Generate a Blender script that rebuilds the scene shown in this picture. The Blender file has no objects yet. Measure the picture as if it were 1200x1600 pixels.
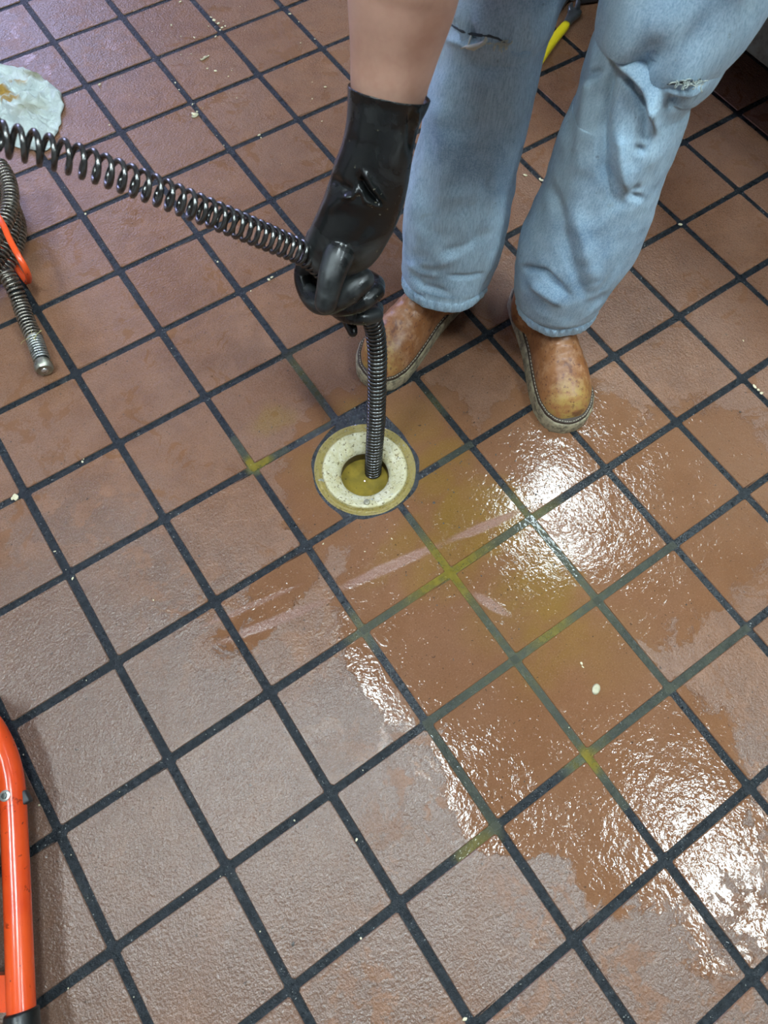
import bpy, bmesh, math, random
import numpy as np
from mathutils import Vector, Matrix, noise as mnoise
random.seed(7)
SC = bpy.context.scene
COL = SC.collection
PI = math.pi

# ------------------------------------------------------------------ camera
CR = Matrix(((0.8245462244887022, -0.5649492940817776, 0.030916319281694735),
             (-0.511992682448434, -0.7682806815977365, -0.3841982397187336),
             (0.2408049351667939, 0.30096027877482, -0.9227328398832988)))
CP = Vector((-0.29229591, -1.31122833, 1.01339996))
FPX = 1083.88
cam = bpy.data.cameras.new('camera')
camo = bpy.data.objects.new('camera', cam)
COL.objects.link(camo)
cm = Matrix((CR[0], -CR[1], -CR[2])).transposed().to_4x4()
cm.translation = CP
camo.matrix_world = cm
cam.sensor_fit = 'VERTICAL'
cam.sensor_height = 36.0
cam.lens = FPX / 1600 * 36.0
cam.clip_start = 0.02
cam.dof.use_dof = True
cam.dof.focus_distance = 1.12
cam.dof.aperture_fstop = 8.0
SC.camera = camo

# ------------------------------------------------------------------ world, exposure
world = bpy.data.worlds.new('world')
SC.world = world
world.use_nodes = True
wb = world.node_tree.nodes['Background']
wb.inputs[0].default_value = (0.52, 0.56, 1.0, 1)
wb.inputs[1].default_value = 12
SC.view_settings.view_transform = 'Standard'
SC.view_settings.look = 'None'
SC.view_settings.gamma = 1.0
SC.view_settings.use_curve_mapping = False
SC.view_settings.exposure = 0.16
LAMP = 64.0            # strength of the fluorescent diffusers
CEIL = 2.7
LAMPS = [(1.50, -0.50, 0), (0.95, -2.60, 0), (-1.35, -0.60, 0), (-0.10, -1.25, 0)]   # x, y, turned

# ------------------------------------------------------------------ helpers
def P(u, v, d):
    """point in the room that lies d metres in front of the camera plane"""
    q = Vector(((u - 600) / FPX, (v - 800) / FPX, 1.0))
    return CP + d * (CR.transposed() @ q)

def G(u, v, z=0.0):
    q = CR.transposed() @ Vector(((u - 600) / FPX, (v - 800) / FPX, 1.0))
    return CP + ((z - CP.z) / q.z) * q

def project(w):
    c = CR @ (Vector(w) - CP)
    return FPX * c.x / c.z + 600, FPX * c.y / c.z + 800, c.z

def tag(o, label=None, cat=None, group=None, kind=None):
    if label: o['label'] = label
    if cat: o['category'] = cat
    if group: o['group'] = group
    if kind: o['kind'] = kind
    return o

def empty(name, loc=(0, 0, 0)):
    o = bpy.data.objects.new(name, None)
    o.empty_display_size = .05
    COL.objects.link(o)
    o.location = loc
    return o

def link(name, me, mat=None, parent=None, smooth=True):
    me.name = name
    if mat is not None and not me.materials:
        me.materials.append(mat)
    if smooth and len(me.polygons):
        me.polygons.foreach_set('use_smooth', [True] * len(me.polygons))
    o = bpy.data.objects.new(name, me)
    COL.objects.link(o)
    if parent is not None:
        o.parent = parent
        if parent.type == 'EMPTY':                      # things' empties carry only a location
            o.matrix_parent_inverse = Matrix.Translation(-Vector(parent.location))
    return o

class MB:
    """collects vertices and faces of one mesh"""
    def __init__(s): s.v = []; s.f = []
    def add(s, vs, fs):
        b = len(s.v)
        s.v += [tuple(x) for x in vs]
        s.f += [tuple(b + i for i in f) for f in fs]
        return s
    def box(s, c, size, rot=None, bev=0):
        bm = bmesh.new()
        bmesh.ops.create_cube(bm, size=1)
        bmesh.ops.scale(bm, vec=size, verts=bm.verts)
        if bev: bmesh.ops.bevel(bm, geom=bm.edges[:], offset=bev, segments=2, profile=.6, affect='EDGES')
        M = Matrix.Translation(c) @ (rot.to_4x4() if rot else Matrix.Identity(4))
        bm.verts.ensure_lookup_table()
        s.add([M @ v.co for v in bm.verts], [[v.index for v in f.verts] for f in bm.faces])
        bm.free(); return s
    def tube(s, pts, r, n=10, cap=True):
        pts = [Vector(p) for p in pts]
        if not hasattr(r, '__len__'): r = [r] * len(pts)
        T = [(pts[min(i + 1, len(pts) - 1)] - pts[max(i - 1, 0)]).normalized() for i in range(len(pts))]
        nrm = T[0].orthogonal().normalized()
        vs, fs = [], []
        for i, p in enumerate(pts):
            nrm = (nrm - T[i] * nrm.dot(T[i])).normalized()
            bn = T[i].cross(nrm)
            for k in range(n):
                a = 2 * PI * k / n
                vs.append(p + r[i] * (math.cos(a) * nrm + math.sin(a) * bn))
        for i in range(len(pts) - 1):
            for k in range(n):
                k2 = (k + 1) % n
                fs.append((i * n + k, i * n + k2, (i + 1) * n + k2, (i + 1) * n + k))
        if cap:
            fs.append(tuple(range(n))[::-1]); fs.append(tuple((len(pts) - 1) * n + k for k in range(n)))
        return s.add(vs, fs)
    def limb(s, pts, r, n=16, sub=6):
        """rounded tapering limb through points with radii"""
        pp, rr = catmull(pts, r, sub)
        a, b = pp[0], pp[-1]
        ta, tb = (pp[0] - pp[1]).normalized(), (pp[-1] - pp[-2]).normalized()
        ca = [(a + ta * rr[0] * math.sin(t), rr[0] * math.cos(t)) for t in (1.5, 1.2, .8, .4)]
        cb = [(b + tb * rr[-1] * math.sin(t), rr[-1] * math.cos(t)) for t in (.4, .8, 1.2, 1.5)]
        return s.tube([c[0] for c in ca] + pp + [c[0] for c in cb], [c[1] for c in ca] + rr + [c[1] for c in cb], n)
    def rings(s, rings, cap=True):
        n = len(rings[0]); vs = [p for r in rings for p in r]; fs = []
        for i in range(len(rings) - 1):
            for k in range(n):
                k2 = (k + 1) % n
                fs.append((i * n + k, i * n + k2, (i + 1) * n + k2, (i + 1) * n + k))
        if cap:
            fs.append(tuple(range(n))[::-1]); fs.append(tuple((len(rings) - 1) * n + k for k in range(n)))
        return s.add(vs, fs)
    def ball(s, c, r, rot=None, n=16):
        rg = []
        for i in range(1, n):
            t = PI * i / n
            rg.append([(r[0] * math.sin(t) * math.cos(2 * PI * k / (2 * n)), r[1] * math.sin(t) * math.sin(2 * PI * k / (2 * n)), r[2] * math.cos(t)) for k in range(2 * n)])
        M = Matrix.Translation(c) @ (rot.to_4x4() if rot else Matrix.Identity(4))
        return s.rings([[M @ Vector(p) for p in q] for q in rg])
    def prism(s, outline, z0, z1, bev=0.0):
        n = len(outline)
        vs = [(x, y, z0) for x, y in outline] + [(x, y, z1 - bev) for x, y in outline]
        fs = [tuple(range(n))[::-1]] + [(i, (i + 1) % n, n + (i + 1) % n, n + i) for i in range(n)]
        if bev:
            cx = sum(p[0] for p in outline) / n; cy = sum(p[1] for p in outline) / n
            for x, y in outline:
                d = math.hypot(x - cx, y - cy); k = (d - bev) / d
                vs.append((cx + (x - cx) * k, cy + (y - cy) * k, z1))
            fs += [(n + i, n + (i + 1) % n, 2 * n + (i + 1) % n, 2 * n + i) for i in range(n)]
            fs.append(tuple(2 * n + i for i in range(n)))
        else:
            fs.append(tuple(n + i for i in range(n)))
        return s.add(vs, fs)
    def mesh(s, name='m'):
        me = bpy.data.meshes.new(name)
        me.from_pydata([tuple(v) for v in s.v], [], s.f)
        me.validate()
        return me
    def build(s, name, mat, parent=None, smooth=True, sharp=None):
        me = s.mesh(name)
        bm = bmesh.new(); bm.from_mesh(me); bmesh.ops.recalc_face_normals(bm, faces=bm.faces); bm.to_mesh(me); bm.free()
        o = link(name, me, mat, parent, smooth)
        if sharp is not None:
            me.set_sharp_from_angle(angle=math.radians(sharp))
        return o

def catmull(pts, r, sub):
    pts = [Vector(p) for p in pts]; n = len(pts); out = []; ro = []
    for i in range(n - 1):
        p0, p1, p2, p3 = pts[max(i - 1, 0)], pts[i], pts[i + 1], pts[min(i + 2, n - 1)]
        for k in range(sub):
            t = k / sub
            out.append(.5 * ((2 * p1) + (p2 - p0) * t + (2 * p0 - 5 * p1 + 4 * p2 - p3) * t * t + (3 * p1 - p0 - 3 * p2 + p3) * t ** 3))
            ro.append(r[i] * (1 - t) + r[i + 1] * t if hasattr(r, '__len__') else r)
    out.append(pts[-1]); ro.append(r[-1] if hasattr(r, '__len__') else r)
    return out, ro

def fuse(mb, voxel, smooth=4, factor=.5):
    """union of overlapping closed pieces into one continuous skin"""
    me = mb.mesh('tmp')
    bm = bmesh.new(); bm.from_mesh(me); bmesh.ops.recalc_face_normals(bm, faces=bm.faces); bm.to_mesh(me); bm.free()
    o = bpy.data.objects.new('tmp', me); COL.objects.link(o)
    m = o.modifiers.new('r', 'REMESH'); m.mode = 'VOXEL'; m.voxel_size = voxel; m.adaptivity = 0
    m2 = o.modifiers.new('s', 'SMOOTH'); m2.iterations = smooth; m2.factor = factor
    dg = bpy.context.evaluated_depsgraph_get()
    res = bpy.data.meshes.new_from_object(o.evaluated_get(dg))
    bpy.data.objects.remove(o)
    return res

def cut(o, cutters):
    """boolean difference, applied"""
    tmp = []
    for c in cutters:
        m = o.modifiers.new('b', 'BOOLEAN'); m.operation = 'DIFFERENCE'; m.object = c; m.solver = 'EXACT'
    dg = bpy.context.evaluated_depsgraph_get()
    me = bpy.data.meshes.new_from_object(o.evaluated_get(dg))
    o.modifiers.clear(); o.data = me

def seg_d(px, py, a, b):
    ax, ay = a; bx, by = b
    t = ((px - ax) * (bx - ax) + (py - ay) * (by - ay)) / ((bx - ax) ** 2 + (by - ay) ** 2 + 1e-9)
    t = np.clip(t, 0, 1)
    return np.hypot(px - ax - t * (bx - ax), py - ay - t * (by - ay)), t

def emboss(me, folds, off=Vector((0, 0, 0))):
    """raise ridges (+) and press creases (-) into the side of a garment that faces the room's viewer.
    folds: (points as seen from the photographer, height m, width px)"""
    n = len(me.vertices)
    co = np.empty(n * 3); me.vertices.foreach_get('co', co); co = co.reshape(-1, 3)
    nr = np.empty(n * 3); me.vertex_normals.foreach_get('vector', nr); nr = nr.reshape(-1, 3)
    R = np.array(CR); c = (co - np.array(CP)) @ R.T
    u = FPX * c[:, 0] / c[:, 2] + 600; v = FPX * c[:, 1] / c[:, 2] + 800
    ray = (co - np.array(CP)); ray /= np.linalg.norm(ray, axis=1)[:, None]
    face = np.clip(-(nr * ray).sum(1) * 2.0 + .1, 0, 1)
    disp = np.zeros(n)
    for pts, h, w in folds:
        best = np.full(n, 1e9)
        L = len(pts) - 1; tt = np.zeros(n)
        for i in range(L):
            d, t = seg_d(u, v, pts[i], pts[i + 1])
            m = d < best; best[m] = d[m]; tt[m] = (i + t[m]) / L
        taper = np.clip(np.minimum(tt, 1 - tt) * 4 + .25, 0, 1)
        disp += h * taper * np.exp(-(best / w) ** 2)
    co += nr * (disp * face)[:, None]
    me.vertices.foreach_set('co', co.ravel()); me.update()

# ------------------------------------------------------------------ materials
class Mt:
    def __init__(s, name):
        s.m = bpy.data.materials.new(name); s.m.use_nodes = True
        s.t = s.m.node_tree; s.b = s.t.nodes['Principled BSDF']
    def put(s, sock, val):
        if isinstance(val, bpy.types.NodeSocket): s.t.links.new(val, sock)
        elif isinstance(val, (tuple, list)) and len(val) == 3 and sock.type == 'RGBA': sock.default_value = (*val, 1)
        else: sock.default_value = val
    def n(s, kind, out=0, props=None, **inp):
        nd = s.t.nodes.new(kind)
        for k, v in (props or {}).items(): setattr(nd, k, v)
        for k, v in inp.items():
            s.put(nd.inputs[int(k[1:])] if k[0] == 'i' and k[1:].isdigit() else nd.inputs[k], v)
        return nd.outputs[out]
    def pos(s): return s.n('ShaderNodeNewGeometry')
    def obj(s): return s.n('ShaderNodeTexCoord', 3)
    def math(s, op, a, b=0.0, c=0.0, clamp=False): return s.n('ShaderNodeMath', 0, dict(operation=op, use_clamp=clamp), i0=a, i1=b, i2=c)
    def noise(s, vec, scale, detail=3.0, rough=.55, dist=0.0, out=0):
        return s.n('ShaderNodeTexNoise', out, None, Vector=vec, Scale=scale, Detail=detail, Roughness=rough, Distortion=dist)
    def ramp(s, f, lo, hi, a=0.0, b=1.0):
        return s.n('ShaderNodeMapRange', 0, dict(interpolation_type='SMOOTHSTEP'), i0=f, i1=lo, i2=hi, i3=a, i4=b)
    def mix(s, f, a, b, mode='MIX'):
        return s.n('ShaderNodeMix', 2, dict(data_type='RGBA', blend_type=mode), i0=f, i6=a, i7=b)
    def warp(s, vec, scale, amt):
        c = s.noise(vec, scale, 3, .6, 0, 1)
        d = s.n('ShaderNodeVectorMath', 0, dict(operation='SUBTRACT'), i0=c, i1=(.5, .5, .5))
        d = s.n('ShaderNodeVectorMath', 0, dict(operation='SCALE'), i0=d, Scale=amt)
        return s.n('ShaderNodeVectorMath', 0, dict(operation='ADD'), i0=vec, i1=d)
    def blob(s, vec, x, y, rx, ry, rot=0.0, soft=.5, k=1.0):
        """1 inside an ellipse on the floor, fading over the outer part"""
        c, n_ = math.cos(rot), math.sin(rot)
        d1 = s.n('ShaderNodeVectorMath', 1, dict(operation='DOT_PRODUCT'), i0=vec, i1=(c / rx, n_ / rx, 0))
        d2 = s.n('ShaderNodeVectorMath', 1, dict(operation='DOT_PRODUCT'), i0=vec, i1=(-n_ / ry, c / ry, 0))
        d1 = s.math('SUBTRACT', d1, (c * x + n_ * y) / rx); d2 = s.math('SUBTRACT', d2, (-n_ * x + c * y) / ry)
        q = s.math('SQRT', s.math('ADD', s.math('MULTIPLY', d1, d1), s.math('MULTIPLY', d2, d2)))
        return s.ramp(q, 1.0, 1.0 - soft, 0.0, k)
    def blobs(s, vec, lst):
        out = None
        for b in lst:
            q = s.blob(vec, *b)
            out = q if out is None else s.math('MAXIMUM', out, q)
        return out
    def bump(s, h, strength, dist, normal=None):
        kw = dict(Strength=strength, Distance=dist, Height=h)
        if normal is not None: kw['Normal'] = normal
        return s.n('ShaderNodeBump', 0, None, **kw)
    def set(s, **kw):
        for k, v in kw.items():
            k = k.replace('_', ' ')
            s.put(s.b.inputs[k], v)
        return s.m

def simple(name, col, rough=.5, metal=0.0, var=.15, scale=40, bump=.1, spec=.5, dist=.001):
    m = Mt(name); o = m.obj(); f = m.noise(o, scale, 5, .65)
    c = m.mix(f, tuple(x * (1 - var) for x in col), tuple(min(1, x * (1 + var)) for x in col))
    r = m.ramp(m.noise(o, scale * .6, 4), .3, .7, rough * .8, min(1, rough * 1.2))
    return m.set(Base_Color=c, Roughness=r, Metallic=metal, Normal=m.bump(f, bump, dist), **{'Specular IOR Level': spec})

def gf(u, v): q = G(u, v); return (q.x, q.y)
# where the dirty water lies on the floor
def fb(u, v, rx, ry, rot=0.0, soft=.5, k=1.0): x, y = gf(u, v); return (x, y, rx, ry, rot, soft, k)
UP = math.radians(0)          # tile rows run along x

def floor_masks(m, vec):
    w1 = m.warp(vec, 9, .07); w2 = m.warp(w1, 40, .018)
    mustard = m.blobs(w2, [fb(430, 650, .055, .035, -.3, .6, .75), fb(545, 660, .07, .05, .2, .6, .6), fb(650, 660, .06, .07, 0, .7, .55),
                           fb(760, 810, .10, .085, -.2, .4, .95), fb(690, 740, .09, .07, 0, .6, .8), fb(620, 860, .10, .035, .25, .7, .6),
                           fb(840, 930, .12, .09, .6, .6, .9), fb(700, 880, .10, .07, .2, .6, .8), fb(870, 1000, .13, .07, .3, .7, .65), fb(950, 1010, .10, .08, 0, .8, .35),
                           fb(800, 960, .10, .06, 0, .7, .5), fb(480, 740, .05, .07, 0, .8, .3)])
    return w1, w2, mustard

def stroke(m, vec, u1, v1, u2, v2, w, soft=.5, k=1.0):
    a, b = G(u1, v1), G(u2, v2); c = (a + b) / 2; d = b - a
    return m.blob(vec, c.x, c.y, d.length * .55, w, math.atan2(d.y, d.x), soft, k)

def tile_material():
    m = Mt('quarry_tile')
    g = m.pos()
    rnd = m.n('ShaderNodeObjectInfo', 5)
    w1, w2, mustard = floor_masks(m, g)
    big = m.noise(g, 5.5, 4, .6); mid = m.noise(g, 26, 5, .65, .4); fine = m.noise(g, 420, 3, .6); speck = m.noise(g, 430, 4, .7)
    c = m.mix(m.ramp(mid, .3, .7), (.172, .080, .041), (.238, .116, .062))
    c = m.mix(m.ramp(rnd, 0, 1, 0, .35), c, (.158, .072, .038))
    c = m.mix(m.ramp(big, .35, .7, 0, .4), c, (.240, .140, .098))
    # grey-pink cleaner film: strong in the near and left part, broken into islands where water covers it
    film_where = m.blobs(w1, [fb(120, 1230, .46, .40, .6, .5, 1), fb(560, 1330, .44, .24, .7, .45, 1), fb(30, 60, .34, .42, .6, .7, .7), fb(150, 950, .24, .3, 0, .6, .8),
                              fb(1150, 1420, .34, .28, .5, .5, 1), fb(900, 1480, .3, .2, .5, .6, 1), fb(560, 1110, .12, .14, .3, .6, .9), fb(620, 1210, .18, .16, .3, .6, 1)])
    isl = m.ramp(m.noise(w2, 19, 7, .72, .5), .43, .49)
    solid = m.blobs(w1, [fb(280, 1330, .36, .33, .6, .5, 1), fb(60, 1050, .22, .25, 0, .5, 1), fb(700, 1450, .10, .12, 0, .5, 1)])
    film = m.math('MULTIPLY', film_where, m.math('MAXIMUM', isl, solid))
    # water: covers the floor right of and below the drain
    wet_where = m.blobs(w2, [fb(760, 900, .30, .26, .3, .35, 1), fb(860, 1100, .26, .16, .5, .35, 1), fb(1010, 1230, .22, .20, .5, .5, .85), fb(600, 720, .24, .2, 0, .5, .9), fb(1050, 800, .34, .22, .3, .5, .8),
                             fb(745, 1220, .06, .14, -.3, .5, .95), fb(430, 930, .17, .05, .25, .5, .7), fb(880, 690, .2, .18, 0, .5, .8), fb(1150, 1380, .2, .14, 0, .6, .55)])
    wn = m.noise(w2, 26, 7, .74, .6)
    wet = m.ramp(m.math('ADD', wet_where, m.math('MULTIPLY', wn, 1.5)), 1.22, 1.30)
    patch = m.ramp(m.noise(w2, 13, 5, .66, 1.0), .58, .62)        # thin wet traces elsewhere, with a crisp edge
    damp = m.math('MAXIMUM', wet, m.math('MULTIPLY', patch, m.math('SUBTRACT', .55, m.math('MULTIPLY', solid, .45))))
    # squeegee swipes left and below the drain
    gw = m.warp(g, 30, .006)
    sw = None
    for q in ((520, 925, 700, 845, .011, .5, 1), (690, 850, 815, 798, .010, .5, 1), (735, 925, 800, 965, .010, .5, .8), (330, 1010, 520, 935, .010, .5, .8), (300, 985, 480, 910, .006, .5, .6), (560, 905, 650, 870, .006, .5, .7)):
        k_ = stroke(m, gw, *q); sw = k_ if sw is None else m.math('MAXIMUM', sw, k_)
    damp = m.math('MULTIPLY', damp, m.math('SUBTRACT', 1.0, sw))
    film = m.math('MULTIPLY', film, m.math('SUBTRACT', 1.0, m.math('MULTIPLY', damp, .97)))
    c = m.mix(m.math('MULTIPLY', film, .60), c, (.122, .080, .062))
    c = m.mix(m.math('MULTIPLY', damp, .55), c, (.200, .088, .036))
    mus = m.math('MULTIPLY', mustard, m.ramp(m.noise(w2, 13, 5, .65, .4), .30, .60, .35, 1))
    c = m.mix(m.math('MULTIPLY', mus, .66), c, (.215, .125, .020))
    c = m.mix(m.math('MULTIPLY', sw, .7), c, (.27, .135, .100))
    c = m.mix(m.ramp(speck, .56, .70, 0, .6), c, (.08, .036, .022))
    c = m.mix(m.ramp(speck, .44, .34, 0, .35), c, (.34, .21, .15))
    c = m.mix(m.ramp(m.noise(g, 150, 2, .5), .69, .73, 0, .8), c, (.05, .032, .022))
    # shine
    r = m.math('SUBTRACT', m.ramp(fine, .3, .7, .22, .38), m.math('MULTIPLY', film, .07))
    r = m.math('ADD', m.math('MULTIPLY', r, m.math('SUBTRACT', 1.0, damp)), m.math('MULTIPLY', damp, .05))
    sp = m.math('ADD', .40, m.math('MULTIPLY', film, .22))
    # relief: gritty clay, pits, beads and ripples of water
    h = m.math('ADD', m.math('MULTIPLY', m.noise(g, 250, 3, .6), 1.0), m.math('MULTIPLY', m.noise(g, 90, 3, .6), .9))
    dry = m.math('SUBTRACT', 1.0, m.math('MULTIPLY', damp, .90))
    n1 = m.bump(m.math('MULTIPLY', h, dry), .85, .0016)
    calm = m.blobs(w1, [fb(880, 1010, .16, .12, .4, .6, .95), fb(680, 1050, .14, .12, .4, .6, .9)])
    lively = m.math('MULTIPLY', m.math('MULTIPLY', damp, m.ramp(m.noise(g, 14, 3, .6), .40, .62, .35, 1.0)), m.math('SUBTRACT', 1.0, calm))
    rip = m.noise(m.warp(g, 50, .01), 115, 2, .6, .5)
    vor = m.n('ShaderNodeTexVoronoi', 0, None, Vector=m.warp(g, 90, .006), Scale=170.0)
    bead = m.math('MULTIPLY', m.ramp(vor, .34, .16), m.ramp(m.noise(g, 48, 3, .6), .50, .60))
    n2 = m.bump(m.math('MULTIPLY', rip, lively), .8, .0012, n1)
    n2 = m.bump(m.math('MULTIPLY', bead, m.math('ADD', m.math('MULTIPLY', lively, .9), .1)), .8, .0007, n2)
    n3 = m.bump(damp, .8, .0009, n2)
    return m.set(Base_Color=c, Roughness=r, Normal=n3, **{'Specular IOR Level': sp})

def grout_material():
    m = Mt('grout')
    g = m.pos()
    w1, w2, mustard = floor_masks(m, g)
    murk = m.blobs(w1, [fb(705, 893, .10, .10, 0, .8, 1), fb(870, 980, .2, .12, .4, .8, .85), fb(800, 1030, .12, .12, 0, .7, .8), fb(920, 1180, .06, .06, 0, .6, .7),
                        fb(400, 725, .03, .03, 0, .5, 1), fb(600, 960, .08, .05, 0, .5, .5), fb(660, 640, .06, .05, 0, .7, .35), fb(830, 810, .08, .08, 0, .7, .6),
                        fb(480, 610, .10, .05, 1.1, .6, .5), fb(745, 1310, .045, .04, 0, .6, .6)])
    n = m.noise(g, 55, 4, .65)
    c = m.mix(m.ramp(m.noise(g, 140, 3, .7), .35, .7), (.006, .009, .012), (.022, .028, .033))
    c = m.mix(m.ramp(m.noise(g, 18, 3, .6), .60, .78, 0, .4), c, (.07, .075, .07))
    must = m.mix(m.ramp(n, .35, .65), (.16, .135, .03), (.085, .10, .055))
    c = m.mix(m.math('MULTIPLY', murk, m.ramp(n, .2, .5, .7, 1)), c, must)
    c = m.mix(m.ramp(m.noise(g, 330, 2, .5), .70, .74, 0, .8), c, (.36, .37, .34))
    r = m.ramp(n, .3, .7, .16, .5)
    wetg = m.blobs(w1, [fb(565, 715, .15, .14, 0, .4, 1), fb(720, 980, .22, .30, .2, .5, .8), fb(1000, 900, .35, .3, 0, .6, .6)])
    r = m.math('MULTIPLY', r, m.math('SUBTRACT', 1.0, m.math('MULTIPLY', wetg, .75)))
    spg = m.math('ADD', .25, m.math('MULTIPLY', wetg, .35))
    return m.set(Base_Color=c, Roughness=r, Normal=m.bump(m.noise(g, 260, 4, .7), .9, .0022), **{'Specular IOR Level': spg})

M_TILE = tile_material()
M_GROUT = grout_material()

def water_material():
    m = Mt('murky_water'); g = m.pos()
    gs = m.blobs(m.warp(g, 12, .05), [fb(705, 893, .13, .1, .3, .8, 1), fb(860, 985, .06, .05, .4, .8, .75), fb(400, 728, .04, .03, 0, .5, 1), fb(920, 1185, .025, .025, 0, .8, 1), fb(740, 1320, .04, .03, 0, .7, .6)])
    gs = m.math('MULTIPLY', gs, m.ramp(m.noise(g, 45, 4, .65), .2, .5, .7, 1))
    c = m.mix(gs, (.105, .112, .085), (.215, .165, .030))
    tr = m.n('ShaderNodeBsdfTransparent')
    mixs = m.t.nodes.new('ShaderNodeMixShader')
    al = m.math('ADD', m.ramp(m.noise(g, 60, 3, .6), .3, .75, .35, .7), m.math('MULTIPLY', gs, .3), clamp=True)
    m.set(Base_Color=c, Roughness=.06, IOR=1.33, Normal=m.bump(m.noise(g, 130, 2, .5), .25, .0012))
    m.t.links.new(al, mixs.inputs[0]); m.t.links.new(tr, mixs.inputs[1]); m.t.links.new(m.b.outputs[0], mixs.inputs[2])
    m.t.links.new(mixs.outputs[0], m.t.nodes['Material Output'].inputs[0])
    return m.m
M_WATER = water_material()

def denim_material():
    m = Mt('washed_denim'); g = m.obj()
    big = m.noise(g, 7, 4, .6, .5); mid = m.noise(g, 30, 5, .7); weave = m.noise(g, 650, 2, .6)
    st = m.n('ShaderNodeMapping', 0, None, Vector=g, Scale=(620, 620, 45)); streak = m.noise(st, 1.0, 3, .7)
    c = m.mix(m.ramp(big, .30, .68), (.21, .33, .46), (.46, .64, .76))
    c = m.mix(m.ramp(mid, .35, .75, 0, .55), c, (.52, .70, .83))
    c = m.mix(m.ramp(streak, .35, .7, 0, .6), c, (.13, .24, .39))
    c = m.mix(m.ramp(m.noise(g, 480, 3, .7), .42, .62, 0, .28), c, (.56, .70, .80))
    # grey-green work grime round the knees and down the front
    kn = m.blobs(m.warp(g, 14, .05), KNEE_DIRT)
    c = m.mix(m.math('MULTIPLY', kn, .65), c, (.33, .39, .36))
    c = m.mix(m.ramp(m.noise(g, 16, 4, .7, .5), .62, .80, 0, .45), c, (.20, .23, .25))
    c = m.mix(m.ramp(m.noise(g, 70, 3, .6), .69, .76, 0, .45), c, (.07, .08, .10))
    r = .85
    nn = m.bump(weave, .35, .0008); nn = m.bump(mid, .35, .004, nn)
    return m.set(Base_Color=c, Roughness=r, Normal=nn, **{'Specular IOR Level': .2, 'Sheen Weight': .15})

def leather_material():
    m = Mt('tan_leather'); g = m.obj()
    big = m.noise(g, 14, 4, .6, .4); mid = m.noise(g, 60, 5, .7); pore = m.noise(g, 420, 3, .6)
    c = m.mix(m.ramp(big, .3, .7), (.27, .105, .036), (.40, .175, .068))
    c = m.mix(m.ramp(mid, .45, .68, 0, .7), c, (.52, .29, .16))
    c = m.mix(m.ramp(m.noise(g, 45, 5, .75, 1.2), .50, .66, 0, .6), c, (.20, .065, .025))
    # worn yellowish toe
    toe = m.blobs(m.warp(g, 26, .03), [(.125, 0, .05, .07, 0, .8, 1)])
    c = m.mix(m.math('MULTIPLY', toe, m.ramp(mid, .35, .62)), c, (.42, .27, .07))
    c = m.mix(m.ramp(m.noise(g, 34, 3, .55, .4), .61, .68, 0, .75), c, (.12, .040, .025))
    c = m.mix(m.ramp(m.noise(g, 190, 2, .5), .60, .68, 0, .7), c, (.14, .05, .03))
    r = m.ramp(mid, .3, .7, .30, .48)
    nn = m.bump(pore, .25, .0006); nn = m.bump(mid, .3, .002, nn)
    return m.set(Base_Color=c, Roughness=r, Normal=nn)

def sole_material():
    m = Mt('crepe_sole'); g = m.obj()
    c = m.mix(m.ramp(m.noise(g, 30, 4, .7), .35, .7), (.42, .36, .23), (.22, .18, .12))
    c = m.mix(m.ramp(m.noise(g, 90, 4, .7), .45, .62, 0, .8), c, (.09, .075, .05))
    return m.set(Base_Color=c, Roughness=.6, Normal=m.bump(m.noise(g, 160, 3, .6), .4, .001))

def rubber_material(name='black_rubber', wet=True):
    m = Mt(name); g = m.obj()
    dust = m.noise(g, 16, 4, .65, .6)
    z = m.n('ShaderNodeSeparateXYZ', 2, None, Vector=g)
    zw = m.math('ADD', z, m.math('MULTIPLY', m.math('SUBTRACT', m.noise(g, 22, 2), .5), .09))
    band = m.math('MULTIPLY', m.ramp(zw, .325, .350), m.ramp(zw, .430, .395))
    dust = m.math('ADD', m.math('MULTIPLY', dust, .80), m.math('MULTIPLY', band, .14 if wet else .05))
    c = m.mix(m.ramp(dust, .40, .66), (.008, .009, .009), (.056, .062, .062))
    c = m.mix(m.ramp(m.noise(g, 160, 2, .5), .72, .76, 0, .5), c, (.28, .26, .18))
    r = m.ramp(dust, .38, .62, .24 if wet else .35, .52)
    nn = m.bump(m.noise(g, 60, 3, .6), .25, .002); nn = m.bump(m.noise(g, 500, 2, .5), .12, .0005, nn)
    return m.set(Base_Color=c, Roughness=r, Normal=nn)

def skin_material():
    m = Mt('skin'); g = m.obj()
    c = m.mix(m.ramp(m.noise(g, 18, 4, .6), .3, .7), (.52, .285, .20), (.66, .40, .30))
    c = m.mix(m.ramp(m.noise(g, 90, 3, .6), .55, .75, 0, .3), c, (.52, .26, .19))
    return m.set(Base_Color=c, Roughness=.5, Normal=m.bump(m.noise(g, 400, 3, .6), .15, .0006), **{'Subsurface Weight': .08, 'Subsurface Radius': (.01, .004, .002)})

def steel_material(name, col, rough, rust=0.0, wrap=(.30, .24, .12)):
    m = Mt(name); g = m.obj()
    n = m.noise(g, 60, 4, .7)
    c = m.mix(m.ramp(n, .3, .7), tuple(x * .6 for x in col), col)
    c = m.mix(m.ramp(m.noise(g, 25, 4, .6), .5, .75, 0, rust), c, wrap)
    return m.set(Base_Color=c, Metallic=.85, Roughness=m.ramp(n, .3, .7, rough * .7, rough * 1.3), Normal=m.bump(m.noise(g, 300, 3), .15, .0005))

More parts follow.
